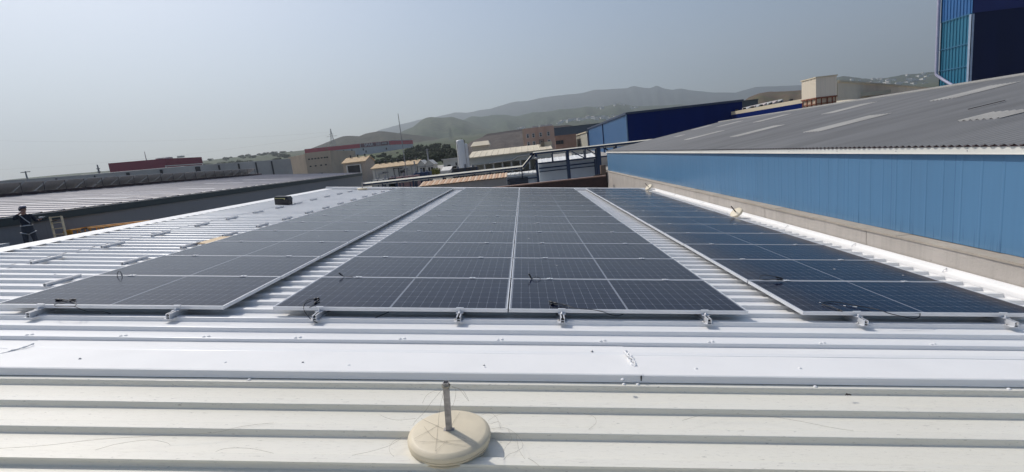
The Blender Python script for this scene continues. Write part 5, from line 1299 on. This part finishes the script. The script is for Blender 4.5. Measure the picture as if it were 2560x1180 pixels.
m = MB(); m.box(c0.x-.06, xr_+.06, Yp-.06, lo+.06, zt+.003, zt+.10); part_w(m, 'roof', M_creamr, pb_, PB)
m = MB(); m.box(c0.x-.04, xr_+.04, Yp-.05, lo+.04, zb_-.12, zb_-.003); rz = [(c0.x+.05),(c0.x+.5),(c0.x+1.0),(c0.x+1.45),(xr_-.05)]
for x in rz: m.box(x-.03, x+.03, Yp+.02, Yp+.08, 6, zb_-.12)
for z in (zb_-.55, zb_-.95): m.box(c0.x+.02, xr_-.02, Yp+.0, Yp+.05, z-.03, z+.03); m.box(c0.x+.0, c0.x+.05, Yp+.05, lo-.02, z-.03, z+.03)
for k in range(4): y = Yp+.1+(lo-Yp-.2)*k/3; m.box(c0.x+.0, c0.x+.06, y-.03, y+.03, 6, zb_-.12)
part_w(m, 'rusty_frame', mat('rust', (.24,.08,.045), rough=.9, var=.5, vscale=3), pb_, PB)
m = MB(); m.box(c0.x+.09, xr_-.09, Yp+.09, lo-.09, 0, zb_-.12); part_w(m, 'inner_duct', mat('cream_duct', (.60,.50,.37), rough=.8, var=.35, vscale=1.5, col2=(.40,.26,.18)), pb_, PB)
zq = 13.2
a, b_ = atz(2094,205,zq), atz(2345,222,zq); O_ = Vector((a.x,a.y,0))
pp = thing('beige_hall', 'long beige hall wall running away behind the grey roof ridge', 'hall', O_)
m = MB(); 
for k in range(6):
    z0, z1 = (zq-5.4+.9*k, zq-5.4+.9*(k+1)-.04); dy = .0
    m.face([(a.x,a.y,z0),(b_.x,b_.y,z0),(b_.x,b_.y,z1),(a.x,a.y,z1)]); m.face([(a.x,a.y+.03,z1),(b_.x,b_.y+.03,z1),(b_.x,b_.y+.03,z1+.04),(a.x,a.y+.03,z1+.04)])
m.face([(a.x,a.y,0),(b_.x,b_.y,0),(b_.x,b_.y,zq-5.4),(a.x,a.y,zq-5.4)]); part_w(m, 'wall', mat('tan_panel_wall', (.80,.68,.52), rough=.85, var=.1, vscale=.3), pp, O_)
m = MB(); m.bar((a.x,a.y-.1,zq+.12),(b_.x,b_.y-.1,zq+.12), .25, .2); part_w(m, 'coping', M_creamr, pp, O_)
q = Vector((-.68,.73,0))*.4; m = MB(); m.hexa([Vector((p.x,p.y,0))+w for p, w in ((a,q*.1),(b_,q*.1),(b_,q),(a,q))], [Vector((p.x,p.y,zq-.05))+w for p, w in ((a,q*.1),(b_,q*.1),(b_,q),(a,q))]); part_w(m, 'rear_face', M_creamr, pp, O_)
p = at(2110, 255, 52); m = MB(); lw = thing('low_cream_roof', 'low cream roofed lean-to at the foot of the beige hall', 'lean-to', (p.x,52,0)); x0, x1 = at(2088,262,52).x, at(2200,240,52).x; zz = at(2095,259,52).z
m.hexa([(x0,52,0),(x1,52,0),(x1,57,0),(x0,57,0)], [(x0,52,zz-.15),(x1,52,zz-.15),(x1,57,zz+.3),(x0,57,zz+.3)]); part_w(m, 'wall', M_rust, lw, (p.x,52,0)); m = MB(); m.hexa([(x0,51.8,zz-.145),(x1,51.8,zz-.145),(x1,57,zz+.31),(x0,57,zz+.31)], [(x0,51.8,zz),(x1,51.8,zz),(x1,57,zz+.45),(x0,57,zz+.45)]); part_w(m, 'roof', M_creamr, lw, (p.x,52,0))
Ybt = 60.0
xt = at(2428, 110, Ybt).x; lo = Ybt
while at(2353, 110, lo).x < xt: lo += .05
bt_ = thing('blue_tower', 'tall blue clad tower with a teal lit side and pale downpipe at the right edge', 'tower', (xt, Ybt, 0)); BT = (xt, Ybt, 0)
ztw = H0+34; zse = at(2428, 33, Ybt).z
m = MB()
def ribside(z0, z1, mt, nm, off=0):
    m = MB(); y = Ybt; P = []
    while y < lo-.01: P += [(y, 0), (min(lo,y+.20), 0), (min(lo,y+.24), .07), (min(lo,y+.36), .07), (min(lo,y+.40), 0)]; y += .44
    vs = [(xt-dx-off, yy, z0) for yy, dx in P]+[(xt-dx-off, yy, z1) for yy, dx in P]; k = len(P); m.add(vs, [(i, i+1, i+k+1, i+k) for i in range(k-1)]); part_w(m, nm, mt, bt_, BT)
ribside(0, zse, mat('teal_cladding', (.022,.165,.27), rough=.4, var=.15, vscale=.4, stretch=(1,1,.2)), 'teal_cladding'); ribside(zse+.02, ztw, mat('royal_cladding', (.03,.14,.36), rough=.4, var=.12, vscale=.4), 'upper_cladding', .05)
m = MB(); m.box(xt+.02, xt+22, Ybt+.02, lo-.02, 0, ztw-.02); part_w(m, 'front_cladding', mat('tower_shade_cladding', (.001,.008,.05), rough=.7, var=.2, vscale=.5, stretch=(1,1,.1), spec=.25), bt_, BT)  # tower front lies in shade; that darkness is put into its colour
m = MB(); m.box(xt+.02, xt+22, Ybt-.03, Ybt+.015, zse, ztw-.01); part_w(m, 'upper_front', ribmat('tower_shade_upper', (.004,.016,.12), 1.0, 0, .75), bt_, BT)  # upper front darkened for the same shade
m = MB(); m.box(xt-.18, xt+.15, Ybt-.08, Ybt-.035, 0, zse-.1); m.box(xt-.2, xt-.09, Ybt-.08, Ybt+.2, 0, zse-.1); part_w(m, 'corner_trim', mat('pale_blue_corner', (.33,.42,.55), rough=.5), bt_, BT)
m = MB(); zp = at(2353, 186, lo).z
m.tube([(xt-.30,lo+.15,ztw),(xt-.30,lo+.15,zp+.3),(xt-.30,lo+.1,zp),(xt-.28,lo-.9,zp-.75),(xt-.26,Ybt+1.4,zp-1.9)], .17, 10); part_w(m, 'downpipe', mat('lilac_downpipe', (.42,.42,.56), rough=.5), bt_, BT)
for z in (zse-.02, zp+2.9, zp+.4): m = MB(); m.box(xt-.14, xt-.11, Ybt+.2, lo, z-.05, z+.05); part_w(m, 'seam_flashing', mat('seam_trim', (.04,.17,.30), rough=.5), bt_, BT)
# ================================================================== land, hills, sky
def smooth(x, a, b): t = max(0, min(1, (x-a)/(b-a))); return t*t*(3-2*t)
ZT = [(0,0),(25,0),(70,5.2),(120,7),(200,8.6),(250,10),(400,21.0),(700,33),(1500,76),(2600,60),(9000,60)]
def terr(x, y):
    r = math.sqrt(max(y,0)**2+(.42*x)**2) if y > 0 else abs(x)*.42; z = ZT[-1][1]
    for (r0, z0), (r1, z1) in zip(ZT[:-1], ZT[1:]):
        if r < r1: z = z0+(z1-z0)*(r-r0)/(r1-r0); break
    az = math.degrees(math.atan2(x, y))
    z *= smooth(abs(az), 88, 66) * (1 + .16*smooth(-az, 8, 22)*smooth(r, 600, 1300))
    k = smooth(r, 150, 500)
    return z + k*(3*fbm(x/260, y/260, 1)+1*fbm(x/60, y/60, 5)) + smooth(r,500,1300)*7*fbm(x/700, y/700, 8)
def land_mat(name, c1, c2, c3, s=.004, dots=.0):
    m, nt, b = newmat(name)
    co = coords(nt)
    a = ramp(nt, noi(nt, co, s, 8, .62), [(.35, 0.0), (.62, 1.0)]); d = ramp(nt, noi(nt, co, s*9, 6, .7), [(.42, 0.0), (.62, 1.0)])
    e = ramp(nt, noi(nt, coords(nt, (1,1,1)), s*45, 4, .7), [(.5, 0.0), (.68, 1.0)])
    c = mixc(nt, a, c1, c2); c = mixc(nt, mth(nt, 'MULTIPLY', d, .75), c, c3); c = mixc(nt, mth(nt, 'MULTIPLY', e, .5), c, tuple(x*.45 for x in c3))
    nt.links.new(c, b.inputs['Base Color']); b.inputs['Roughness'].default_value = 1; b.inputs['Specular IOR Level'].default_value = .1
    return m
M_land = land_mat('dry_green_land', (.070,.100,.048), (.095,.108,.068), (.085,.08,.068), .006)
rs = [0, 5, 12, 25, 40, 70, 95, 120, 150, 180, 215, 250, 290, 330, 370, 410, 460, 520, 600, 700, 820, 950, 1100, 1300, 1500, 1800, 2300, 3200, 5000, 9000]
azs = [-180+i*6 for i in range(15)] + [-90+i*1.0 for i in range(180)] + [90+i*6 for i in range(16)]
m = MB(); vs = []
for r in rs:
    for a in azs: x, y = r*math.sin(R(a)), r*math.cos(R(a)); vs.append((x, y, terr(x, y)-.0))
k = len(azs); m.add(vs, [(i*k+j, (i+1)*k+j, (i+1)*k+j+1, i*k+j+1) for i in range(len(rs)-1) for j in range(k-1)], 0, True)
def paved(m_):
    nt = m_.node_tree; b = nt.nodes['Principled BSDF']; old = b.inputs['Base Color'].links[0].from_socket
    tc = nt.nodes.new('ShaderNodeTexCoord'); ln = nt.nodes.new('ShaderNodeVectorMath'); ln.operation = 'LENGTH'; nt.links.new(tc.outputs['Object'], ln.inputs[0])
    f = mth(nt, 'GREATER_THAN', ln.outputs['Value'], 165.0); g_ = noi(nt, coords(nt), .12, 5)
    nt.links.new(mixc(nt, f, mixc(nt, g_, (.46,.44,.41), (.30,.285,.265)), old), b.inputs['Base Color'])
paved(M_land)
o = m.build('ground', M_land); tag(o, 'dry green and brown land rising behind the industrial estate', 'ground', kind='structure')

def interp(P, x):
    for (x0, y0), (x1, y1) in zip(P[:-1], P[1:]):
        if x0 <= x <= x1: return y0+(y1-y0)*(x-x0)/(x1-x0)
    return P[0][1] if x < P[0][0] else P[-1][1]
HILL = {}
def hill(name, lab, crest, D, mt, zb, n=26, step=8, amp=1.0, gul=1.0, near=.5, far=1.35, pw=1.15, fade=90, sd=0):
    px0, px1 = crest[0][0], crest[-1][0]; cols = [px0+step*i for i in range(int((px1-px0)/step)+1)]
    ts = [i/n for i in range(n+1)]+[1+.18*i for i in range(1, 6)]
    m = MB(); vs = []
    for px in cols:
        py = interp(crest, px) + amp*1.2*fbm(px/30+sd, 3.1+sd)+amp*.55*fbm(px/8, 7+sd)
        c = at(px, py, D); hd = Vector((c.x, c.y, 0)); e = min(1, (px-px0)/fade, (px1-px)/fade); e = max(0, e)
        for t in ts:
            if t <= 1:
                rr = near+(1-near)*t; s = t**pw
                g_ = gul*D*.0055*fbm(px/60+sd, t*1.2+sd, 3)*math.sin(math.pi*t) + gul*D*.0032*(.3-abs(fbm(px/26+sd+t*.8, t*.7+sd, 3)))*math.sin(math.pi*min(1,t*1.02))**.7
                z = zb+(c.z-zb)*s+g_
            else:
                rr = 1+(far-1)*(t-1)/.9; z = c.z-(c.z-zb)*((t-1)/.9)**1.3*.9
            p = hd*rr; vs.append((p.x, p.y, z))
    k = len(ts); m.add(vs, [(i*k+j, i*k+j+1, (i+1)*k+j+1, (i+1)*k+j) for i in range(len(cols)-1) for j in range(k-1)], 0, True)
    # flip so that normals look up
    m.f = [tuple(reversed(f)) for f in m.f]
    o = m.build(name, mt); tag(o, lab, 'hill', kind='structure'); HILL[name] = (crest, D, near, zb, pw, amp, sd)
    return o
M_mtn = land_mat('mountain_scrub', (.050,.066,.060), (.085,.090,.080), (.030,.034,.036), .0016)
M_hillb = land_mat('dark_scrub', (.055,.060,.048), (.085,.080,.064), (.028,.026,.022), .006)
M_hillg = land_mat('green_scrub', (.055,.080,.045), (.095,.105,.068), (.030,.034,.024), .0032)
FAR = [(760,420),(860,370),(951,324),(997,312),(1046,299.5),(1092,292.5),(1134,281),(1169,282),(1197,275.6),(1225,272),(1285,254),(1320,252),(1362,242.6),(1419,236),(1454,233),(1482,225),(1538,222),(1570,220.4),(1581,214),(1605,219),(1626,220.4),(1642,213.5),(1661,222),(1679,224.7),(1700,220),(1725,225.6),(1784,231),(1840,231),(1889,217),(1941,215),(2001,213),(2060,206),(2150,212),(2400,190),(2700,170)]
hill('mountains', 'hazy blue grey mountain range with two small peaks on the skyline', FAR, 5600, M_mtn, 20, gul=1.6, amp=1.0, sd=2)
MID = [(1060,352),(1110,322),(1150,303),(1180,291),(1204,292),(1239,286.5),(1261,287),(1292,291),(1327,282),(1377,278.4),(1398,273),(1433,272),(1468,266),(1503,267),(1549,258.5),(1588,266),(1644,264),(1700,261),(1760,268),(1850,262),(1960,256),(2060,240)]
hill('hills', 'green grey hills in front of the far mountains', MID, 2900, M_hillg, 30, gul=1.5, amp=1.0, sd=5)
hill('front_hill', 'rounded green grey hill in front of the mountains, right of the tall thin mast', [(880,400),(960,352),(1007,328),(1032,317),(1060,296),(1078,292),(1102,294.6),(1130,292),(1162,301),(1190,312),(1230,322),(1275,332),(1330,345),(1390,362)], 2250, M_hillg, 30, gul=1.6, amp=.8, sd=33)
hill('lower_hill', 'low green hill slope below the far mountains', [(1230,345),(1290,322),(1340,312),(1400,300),(1450,296),(1520,290),(1580,288),(1650,284),(1730,280),(1820,284),(1900,290)], 2300, M_hillg, 30, gul=1.6, amp=1.0, sd=41)
NEAR_ = [(690,412),(770,374),(800,363),(835,349),(856,340),(870,339.5),(898,340.5),(916,333.6),(948,327),(969,329.4),(997,333),(1046,338),(1099,346),(1150,362),(1190,380)]
hill('dark_hill', 'dark bare hill behind the red banded store', NEAR_, 1250, M_hillb, 10, gul=1.0, amp=.8, sd=9)
hill('right_hill', 'pale hazy hill with scattered white houses left of the blue tower', [(1980,250),(2050,212),(2094,192),(2109,190),(2157,196),(2202,197),(2258,187),(2351,178),(2460,172),(2600,180),(2700,200)], 2500, M_hillg, 30, gul=1.0, sd=13)
hill('reddish_hill', 'small reddish brown knoll with a green top behind the plant housing', [(1800,292),(1848,262),(1872,243),(1895,234),(1925,229),(1960,229),(2005,225),(2060,228),(2110,250)], 640, land_mat('red_earth', (.15,.10,.075), (.095,.10,.05), (.10,.065,.05), .01), 20, gul=.8, sd=17)
hill('embankment', 'dark brown rubble embankment left of the brown block', [(1150,372),(1180,353),(1205,343),(1250,335),(1312,327),(1350,322),(1400,330),(1430,352)], 340, land_mat('rubble', (.10,.085,.077), (.06,.05,.047), (.15,.135,.125), .09), 4, gul=1.4, near=.55, amp=.6, sd=21, pw=1.0)
hill('upper_embankment', 'darker flat topped earth bank above the rubble embankment', [(1196,350),(1207,342),(1216,335),(1300,323),(1420,312),(1460,320)], 430, land_mat('dark_earth', (.050,.042,.042), (.038,.033,.033), (.06,.05,.048), .04), 14, gul=.6, near=.8, amp=.3, sd=25, pw=.6, fade=12)
# ---- little houses far off on the hillsides
def hillpt(nm, px, t):
    crest, D, near, zb, pw, amp, sd = HILL[nm]
    py = interp(crest, px); c = at(px, py, D); rr = near+(1-near)*t
    gl__ = {'hills':1.5,'right_hill':1.0,'mountains':1.6,'lower_hill':1.6}[nm]*D; gz = gl__*.0055*fbm(px/60+sd, t*1.2+sd, 3)*math.sin(math.pi*t)+gl__*.0032*(.3-abs(fbm(px/26+sd+t*.8, t*.7+sd, 3)))*math.sin(math.pi*t)**.7
    return Vector((c.x*rr, c.y*rr, zb+(c.z-zb)*t**pw+gz))
M_hw = mat('white_house_wall', (.62,.61,.58), rough=.9); M_hr = mat('house_roof', (.45,.40,.36), rough=.9)
def hmesh(w_, d_, h_, flat):
    m = MB(); m.box(-w_/2, w_/2, -d_/2, d_/2, -6, h_); a = m.mesh('wall', M_hw); m = MB()
    if flat: m.box(-w_/2-.2, w_/2+.2, -d_/2-.2, d_/2+.2, h_+.003, h_+.4)
    else:
        for s in (-1, 1): m.hexa([(-w_/2-.3, s*(d_/2+.3), h_-.1), (w_/2+.3, s*(d_/2+.3), h_-.1), (w_/2+.3, 0, h_+1.8), (-w_/2-.3, 0, h_+1.8)], [(-w_/2-.3, s*(d_/2+.3), h_+.15), (w_/2+.3, s*(d_/2+.3), h_+.15), (w_/2+.3, 0, h_+2.05), (-w_/2-.3, 0, h_+2.05)])
    return a, m.mesh('roof', M_hr)
HV = [hmesh(14,9,5,True), hmesh(10,8,6,False), hmesh(18,10,5,True), hmesh(24,11,6,True)]
random.seed(31)
def houses(nm, n, pxr, tr, lab, grp, big=1.0):
    for i in range(n):
        px = random.uniform(*pxr); t = random.uniform(*tr); p = hillpt(nm, px, t); a, b_ = random.choice(HV)
        o = bpy.data.objects.new('hillside_house', None); COL.objects.link(o); o.location = p+Vector((0,0,1)); o.rotation_euler = (0,0,random.uniform(0,3)); s = random.uniform(.7,1.2)*big; o.scale = (s,s,s)
        tag(o, lab, 'house', grp); part('wall', a, o); part('roof', b_, o)
houses('lower_hill', 46, (1395,1560), (.74,.93), 'tiny pale house in the settlement on the hill slope left of the blue shed', 'settlement left of the blue shed', 1.15)
houses('lower_hill', 12, (1275,1310), (.80,.93), 'tiny pale house in the small cluster above the dark earth bank', 'cluster above the earth bank')
houses('hills', 12, (1480,1610), (.86,.95), 'tiny pale house high on the hill below the far mountains', 'houses high on the hill')
houses('right_hill', 46, (2120,2345), (.55,.97), 'tiny white house scattered on the pale hill left of the blue tower', 'houses on the right hill', 1.0)

# ---- shrubs on the bank, bushes by the hut
def leafmat(name, c1, c2):
    m, nt, b = newmat(name); oi = nt.nodes.new('ShaderNodeObjectInfo')
    f = mth(nt, 'ADD', mth(nt, 'MULTIPLY', noi(nt, coords(nt), 1.6, 3), .7), mth(nt, 'MULTIPLY', oi.outputs['Random'], .4))
    nt.links.new(mixc(nt, f, c1, c2), b.inputs['Base Color']); b.inputs['Roughness'].default_value = .9; b.inputs['Specular IOR Level'].default_value = .15; return m
M_leaf = leafmat('dark_foliage', (.026,.038,.020), (.085,.092,.055)); M_leafy = leafmat('yellow_green_foliage', (.14,.16,.045), (.22,.21,.07)); M_bark = mat('bark', (.07,.05,.04), rough=1)
def bush_mesh(n, seed, leaf=.34, mt=None):
    rnd = random.Random(seed); m = MB(); lobes = [(Vector((rnd.uniform(-.7,.7), rnd.uniform(-.7,.7), rnd.uniform(.35,.95))), rnd.uniform(.35,.62)) for _ in range(9)]
    for _ in range(n):
        c, r = rnd.choice(lobes); d = Vector((rnd.gauss(0,1), rnd.gauss(0,1), rnd.gauss(0,1))).normalized(); p = c+d*r*rnd.uniform(.55,1.05)
        if p.z < .02: continue
        u = Vector((rnd.gauss(0,1), rnd.gauss(0,1), rnd.gauss(0,1))).normalized(); v = u.cross(d).normalized() if abs(u.dot(d)) < .98 else Vector((1,0,0)); s = leaf*rnd.uniform(.4,1)*.5
        m.face([p-u*s-v*s*.5, p+u*s-v*s*.6, p+u*s*.8+v*s*.6, p-u*s*.7+v*s*.5])
    return m.mesh('crown', mt or M_leaf)
BV = [bush_mesh(420, s) for s in (1,2,3)]; BY = bush_mesh(380, 9, .3, M_leafy)
st_ = MB(); 
for a in range(4): st_.tube([(0,0,-.3),(.15*math.cos(a*1.6),.15*math.sin(a*1.6),.35),(.4*math.cos(a*1.6+.4),.4*math.sin(a*1.6+.4),.8)], [.06,.045,.02], 5)
me_st = st_.mesh('stem', M_bark)
def bush(p, s, sz, me, lab, grp, nm='shrub'):
    o = bpy.data.objects.new(nm, None); COL.objects.link(o); o.location = p; o.scale = (s,s,sz); o.rotation_euler = (0,0,random.uniform(0,6))
    tag(o, lab, 'shrub', grp); part('crown', me, o); part('stem', me_st, o); return o
random.seed(44)
for i in range(120):
    px = random.uniform(955, 1160); Y = random.uniform(175, 385)
    if px < 1020 and Y > 300: continue
    d = ray(px, 400); x = d.x/d.y*Y; s = random.uniform(1.4, 3.6)
    bush(Vector((x, Y, terr(x, Y)-.2)), s, s*random.uniform(.7,1.1), random.choice(BV), 'dark green shrub on the overgrown bank right of the red banded store', 'shrubs on the overgrown bank')
for i in range(70):
    px = random.uniform(815, 1010); Y = random.uniform(205, 372); d = ray(px, 400); x = d.x/d.y*Y; s = random.uniform(.9, 2.4)
    bush(Vector((x, Y, terr(x, Y)-.2)), s, s*random.uniform(.6,1.0), random.choice(BV), 'low dark shrub on the slope below the red banded store', 'shrubs below the store')
for i in range(22):
    px = random.uniform(1165, 1330); Y = random.uniform(205, 330); d = ray(px, 370); x = d.x/d.y*Y; s = random.uniform(.8, 1.6)
    z = terr(x, Y)
    bush(Vector((x, Y, z-.1)), s, s*.8, random.choice(BV), 'small dark shrub at the foot of the rubble embankment', 'shrubs at the embankment foot')
for i in range(34):
    px = random.uniform(510, 745); Y = random.uniform(520, 1250); d = ray(px, 400); x = d.x/d.y*Y; s = random.uniform(3, 8)
    bush(Vector((x, Y, terr(x, Y)-.3)), s, s*.6, random.choice(BV), 'distant dark shrub on the slope left of the beige block', 'distant shrubs on the left slope')
for lab, px, py, Y, s in (('round yellow green bush between white factory and white hut', 1092, 424, 80, .95), ('smaller yellow green bush beside the factory gable', 1083, 427, 80, .7)):
    p = at(px, py, Y); bush(Vector((p.x, Y, p.z-s*.9)), s, s, BY, lab, None); 
def carm():
    b1 = MB(); P = [(-2.1,.35),(-2.1,.85),(-1.7,.95),(-1.0,1.42),(.5,1.42),(1.15,.98),(2.0,.88),(2.1,.4)]
    for s in range(len(P)-1): b1.face([(P[s][0],-.85,P[s][1]),(P[s][0],.85,P[s][1]),(P[s+1][0],.85,P[s+1][1]),(P[s+1][0],-.85,P[s+1][1])])
    for y in (-.85, .85): b1.face([(x,y,z) for x, z in P])
    gl_ = MB()
    for y in (-.856, .856): gl_.face([(-1.35,y,1.0),(.75,y,1.0),(.4,y,1.36),(-.95,y,1.36)])
    w_ = []
    for x in (-1.35, 1.3):
        for y in (-.8, .8): q = MB(); q.tube([(x,y-.1,.32),(x,y+.1,.32)], .32, 12); w_.append(q)
    return b1, gl_, w_
random.seed(5)
b1, gl_, w_ = carm(); mg = gl_.mesh('window', M_dkwin); mw_ = [q.mesh('wheel', M_dark) for q in w_]; MC = [mat('car_white', (.42,.42,.42), rough=.5), mat('car_silver', (.16,.17,.18), rough=.45, metal=.2), mat('car_dark', (.03,.03,.035), rough=.3)]; BM = [b1.mesh('body', c) for c in MC]
for row, (pa_, pb_, Y, n) in enumerate((((822,431),(866,412),195,8), ((770,434),(812,432),172,5))):
    for k in range(n):
        px = pa_[0]+(pb_[0]-pa_[0])*k/(n-1); py = pa_[1]+(pb_[1]-pa_[1])*k/(n-1); p = at(px, py, Y+k*(14 if row == 0 else 2))
        o = bpy.data.objects.new('parked_car', None); COL.objects.link(o); o.location = (p.x, p.y, terr(p.x,p.y)); o.rotation_euler = (0,0,R(80+random.uniform(-6,6)))
        tag(o, ('parked car in the sloping row left of the tile roofed house' if row == 0 else 'parked car in front of the beige block'), 'car', 'cars parked near the beige block')
        part('body', random.choice(BM), o); part('window', mg, o); [part('wheel', q_, o) for q_ in mw_]
p = at(1128, 422, 78); o = thing('parked_van', 'small white vehicle parked in front of the white hut', 'car', (p.x, 78, p.z-1.0), (0,0,R(70))); part('body', BM[0], o); part('window', mg, o); [part('wheel', q_, o) for q_ in mw_]
# raised yard slab behind the sheds
m = MB(); m.box(-30, 40, 53, 100, -1, 6.2); o = m.build('yard', mat('yard_concrete', (.36,.33,.28), rough=.95, var=.25, vscale=.3)); tag(o, 'pale concrete yard behind the pipe rack', 'yard', kind='structure')
for lab, px, py, Y, w_, h_, mt in (('dark blue machine standing in the yard behind the pipe rack', 1056, 447, 64, 2.4, 1.7, M_navy), ('pale red container behind the left end of the pipe rack', 1012, 456, 60, 3.6, 1.5, mat('faded_red', (.33,.20,.20), rough=.8)), ('dark heap of machine parts under the rack left of the columns', 1165, 432, 62, 3.2, 1.3, M_dark), ('white cladded tank block behind the rack at its left end', 965, 462, 60, 3.0, 1.5, M_offw)):
    p = at(px, py, Y); t = thing('yard_machine' if 'machine' in lab else 'yard_container', lab, 'machine' if 'machine' in lab else 'container', (p.x, Y, 6.2))
    h2 = p.z+h_/2-6.2
    m = MB(); m.box(-w_/2, w_/2, -.8, .8, .15, h2); m.build('housing', mt, t)
    m = MB()
    for k in range(5): m.bar((-w_/2+.1+k*(w_-.2)/4, -.85, .1), (-w_/2+.1+k*(w_-.2)/4, -.85, h2), .09)
    m.tube([(-w_/2,-.95,h2*.6),(0,-.95,h2*.75),(w_/2,-.95,h2*.5)], .06, 6); m.build('frame', M_blsteel, t)
    for k in range(3): m = MB(); xx = -w_*.3+k*w_*.3; m.tube([(xx,0,h2+.002),(xx,0,h2+.25+.2*(k % 2))], .16, 10); m.build('stack', M_pole, t)
# power lines in the left sky
for lab, a, b_, Y in (('upper thin power line crossing the left sky', (-60,350), (826,330), 600), ('lower thin power line crossing the left sky', (-60,427), (826,337), 590)):
    p, q = at(*a, Y), at(*b_, Y); m = MB(); m.tube([p.lerp(q, i/16)-Vector((0,0,4*i/16*(1-i/16)*6)) for i in range(17)], .035, 4); o = m.build('power_line', M_pole); tag(o, lab, 'power line', 'power lines in the left sky')

# ---- sky, sun, haze
SUNR = Vector((-.57, .445, .69)).normalized(); SUN = RY @ SUNR
elev = math.asin(SUN.z); azs_ = math.atan2(SUN.x, SUN.y)
w_ = bpy.data.worlds.new('World'); S.world = w_; w_.use_nodes = True; nt = w_.node_tree
sk = nt.nodes.new('ShaderNodeTexSky'); sk.sky_type = 'NISHITA'; sk.sun_disc = False; sk.sun_elevation = elev; sk.sun_rotation = azs_
sk.altitude = 50; sk.air_density = 1.0; sk.dust_density = 2.6; sk.ozone_density = 1.5
hs = nt.nodes.new('ShaderNodeHueSaturation'); hs.inputs['Saturation'].default_value = 1.2
nt.links.new(sk.outputs[0], hs.inputs['Color'])
bg = nt.nodes['Background']; nt.links.new(hs.outputs[0], bg.inputs[0]); bg.inputs[1].default_value = .106
sl_ = bpy.data.lights.new('sun', 'SUN'); sl_.energy = 3.4; sl_.angle = R(.55); sl_.color = (1.0,.955,.89)
so = bpy.data.objects.new('sun', sl_); COL.objects.link(so); so.rotation_euler = (-SUN).to_track_quat('-Z', 'Y').to_euler()
m = MB(); m.box(-9500, 9500, -9500, 9500, -12, 1500)
hz_, ntz, _b = newmat('haze_air'); ntz.nodes.remove(_b); pv = ntz.nodes.new('ShaderNodeVolumePrincipled'); pv.inputs['Color'].default_value = (.815,.92,1.0,1); pv.inputs['Density'].default_value = 1.9e-4; pv.inputs['Anisotropy'].default_value = .35
ntz.links.new(pv.outputs[0], ntz.nodes['Material Output'].inputs['Volume'])
o = m.build('haze', hz_); tag(o, 'thin pale haze filling the air', 'haze', kind='stuff')
S.cycles.volume_bounces = 0; S.cycles.max_bounces = 6; S.cycles.caustics_reflective = False; S.cycles.caustics_refractive = False
vs_ = S.view_settings; vs_.view_transform = 'Standard'; vs_.look = 'None'; vs_.exposure = .15; vs_.gamma = 1
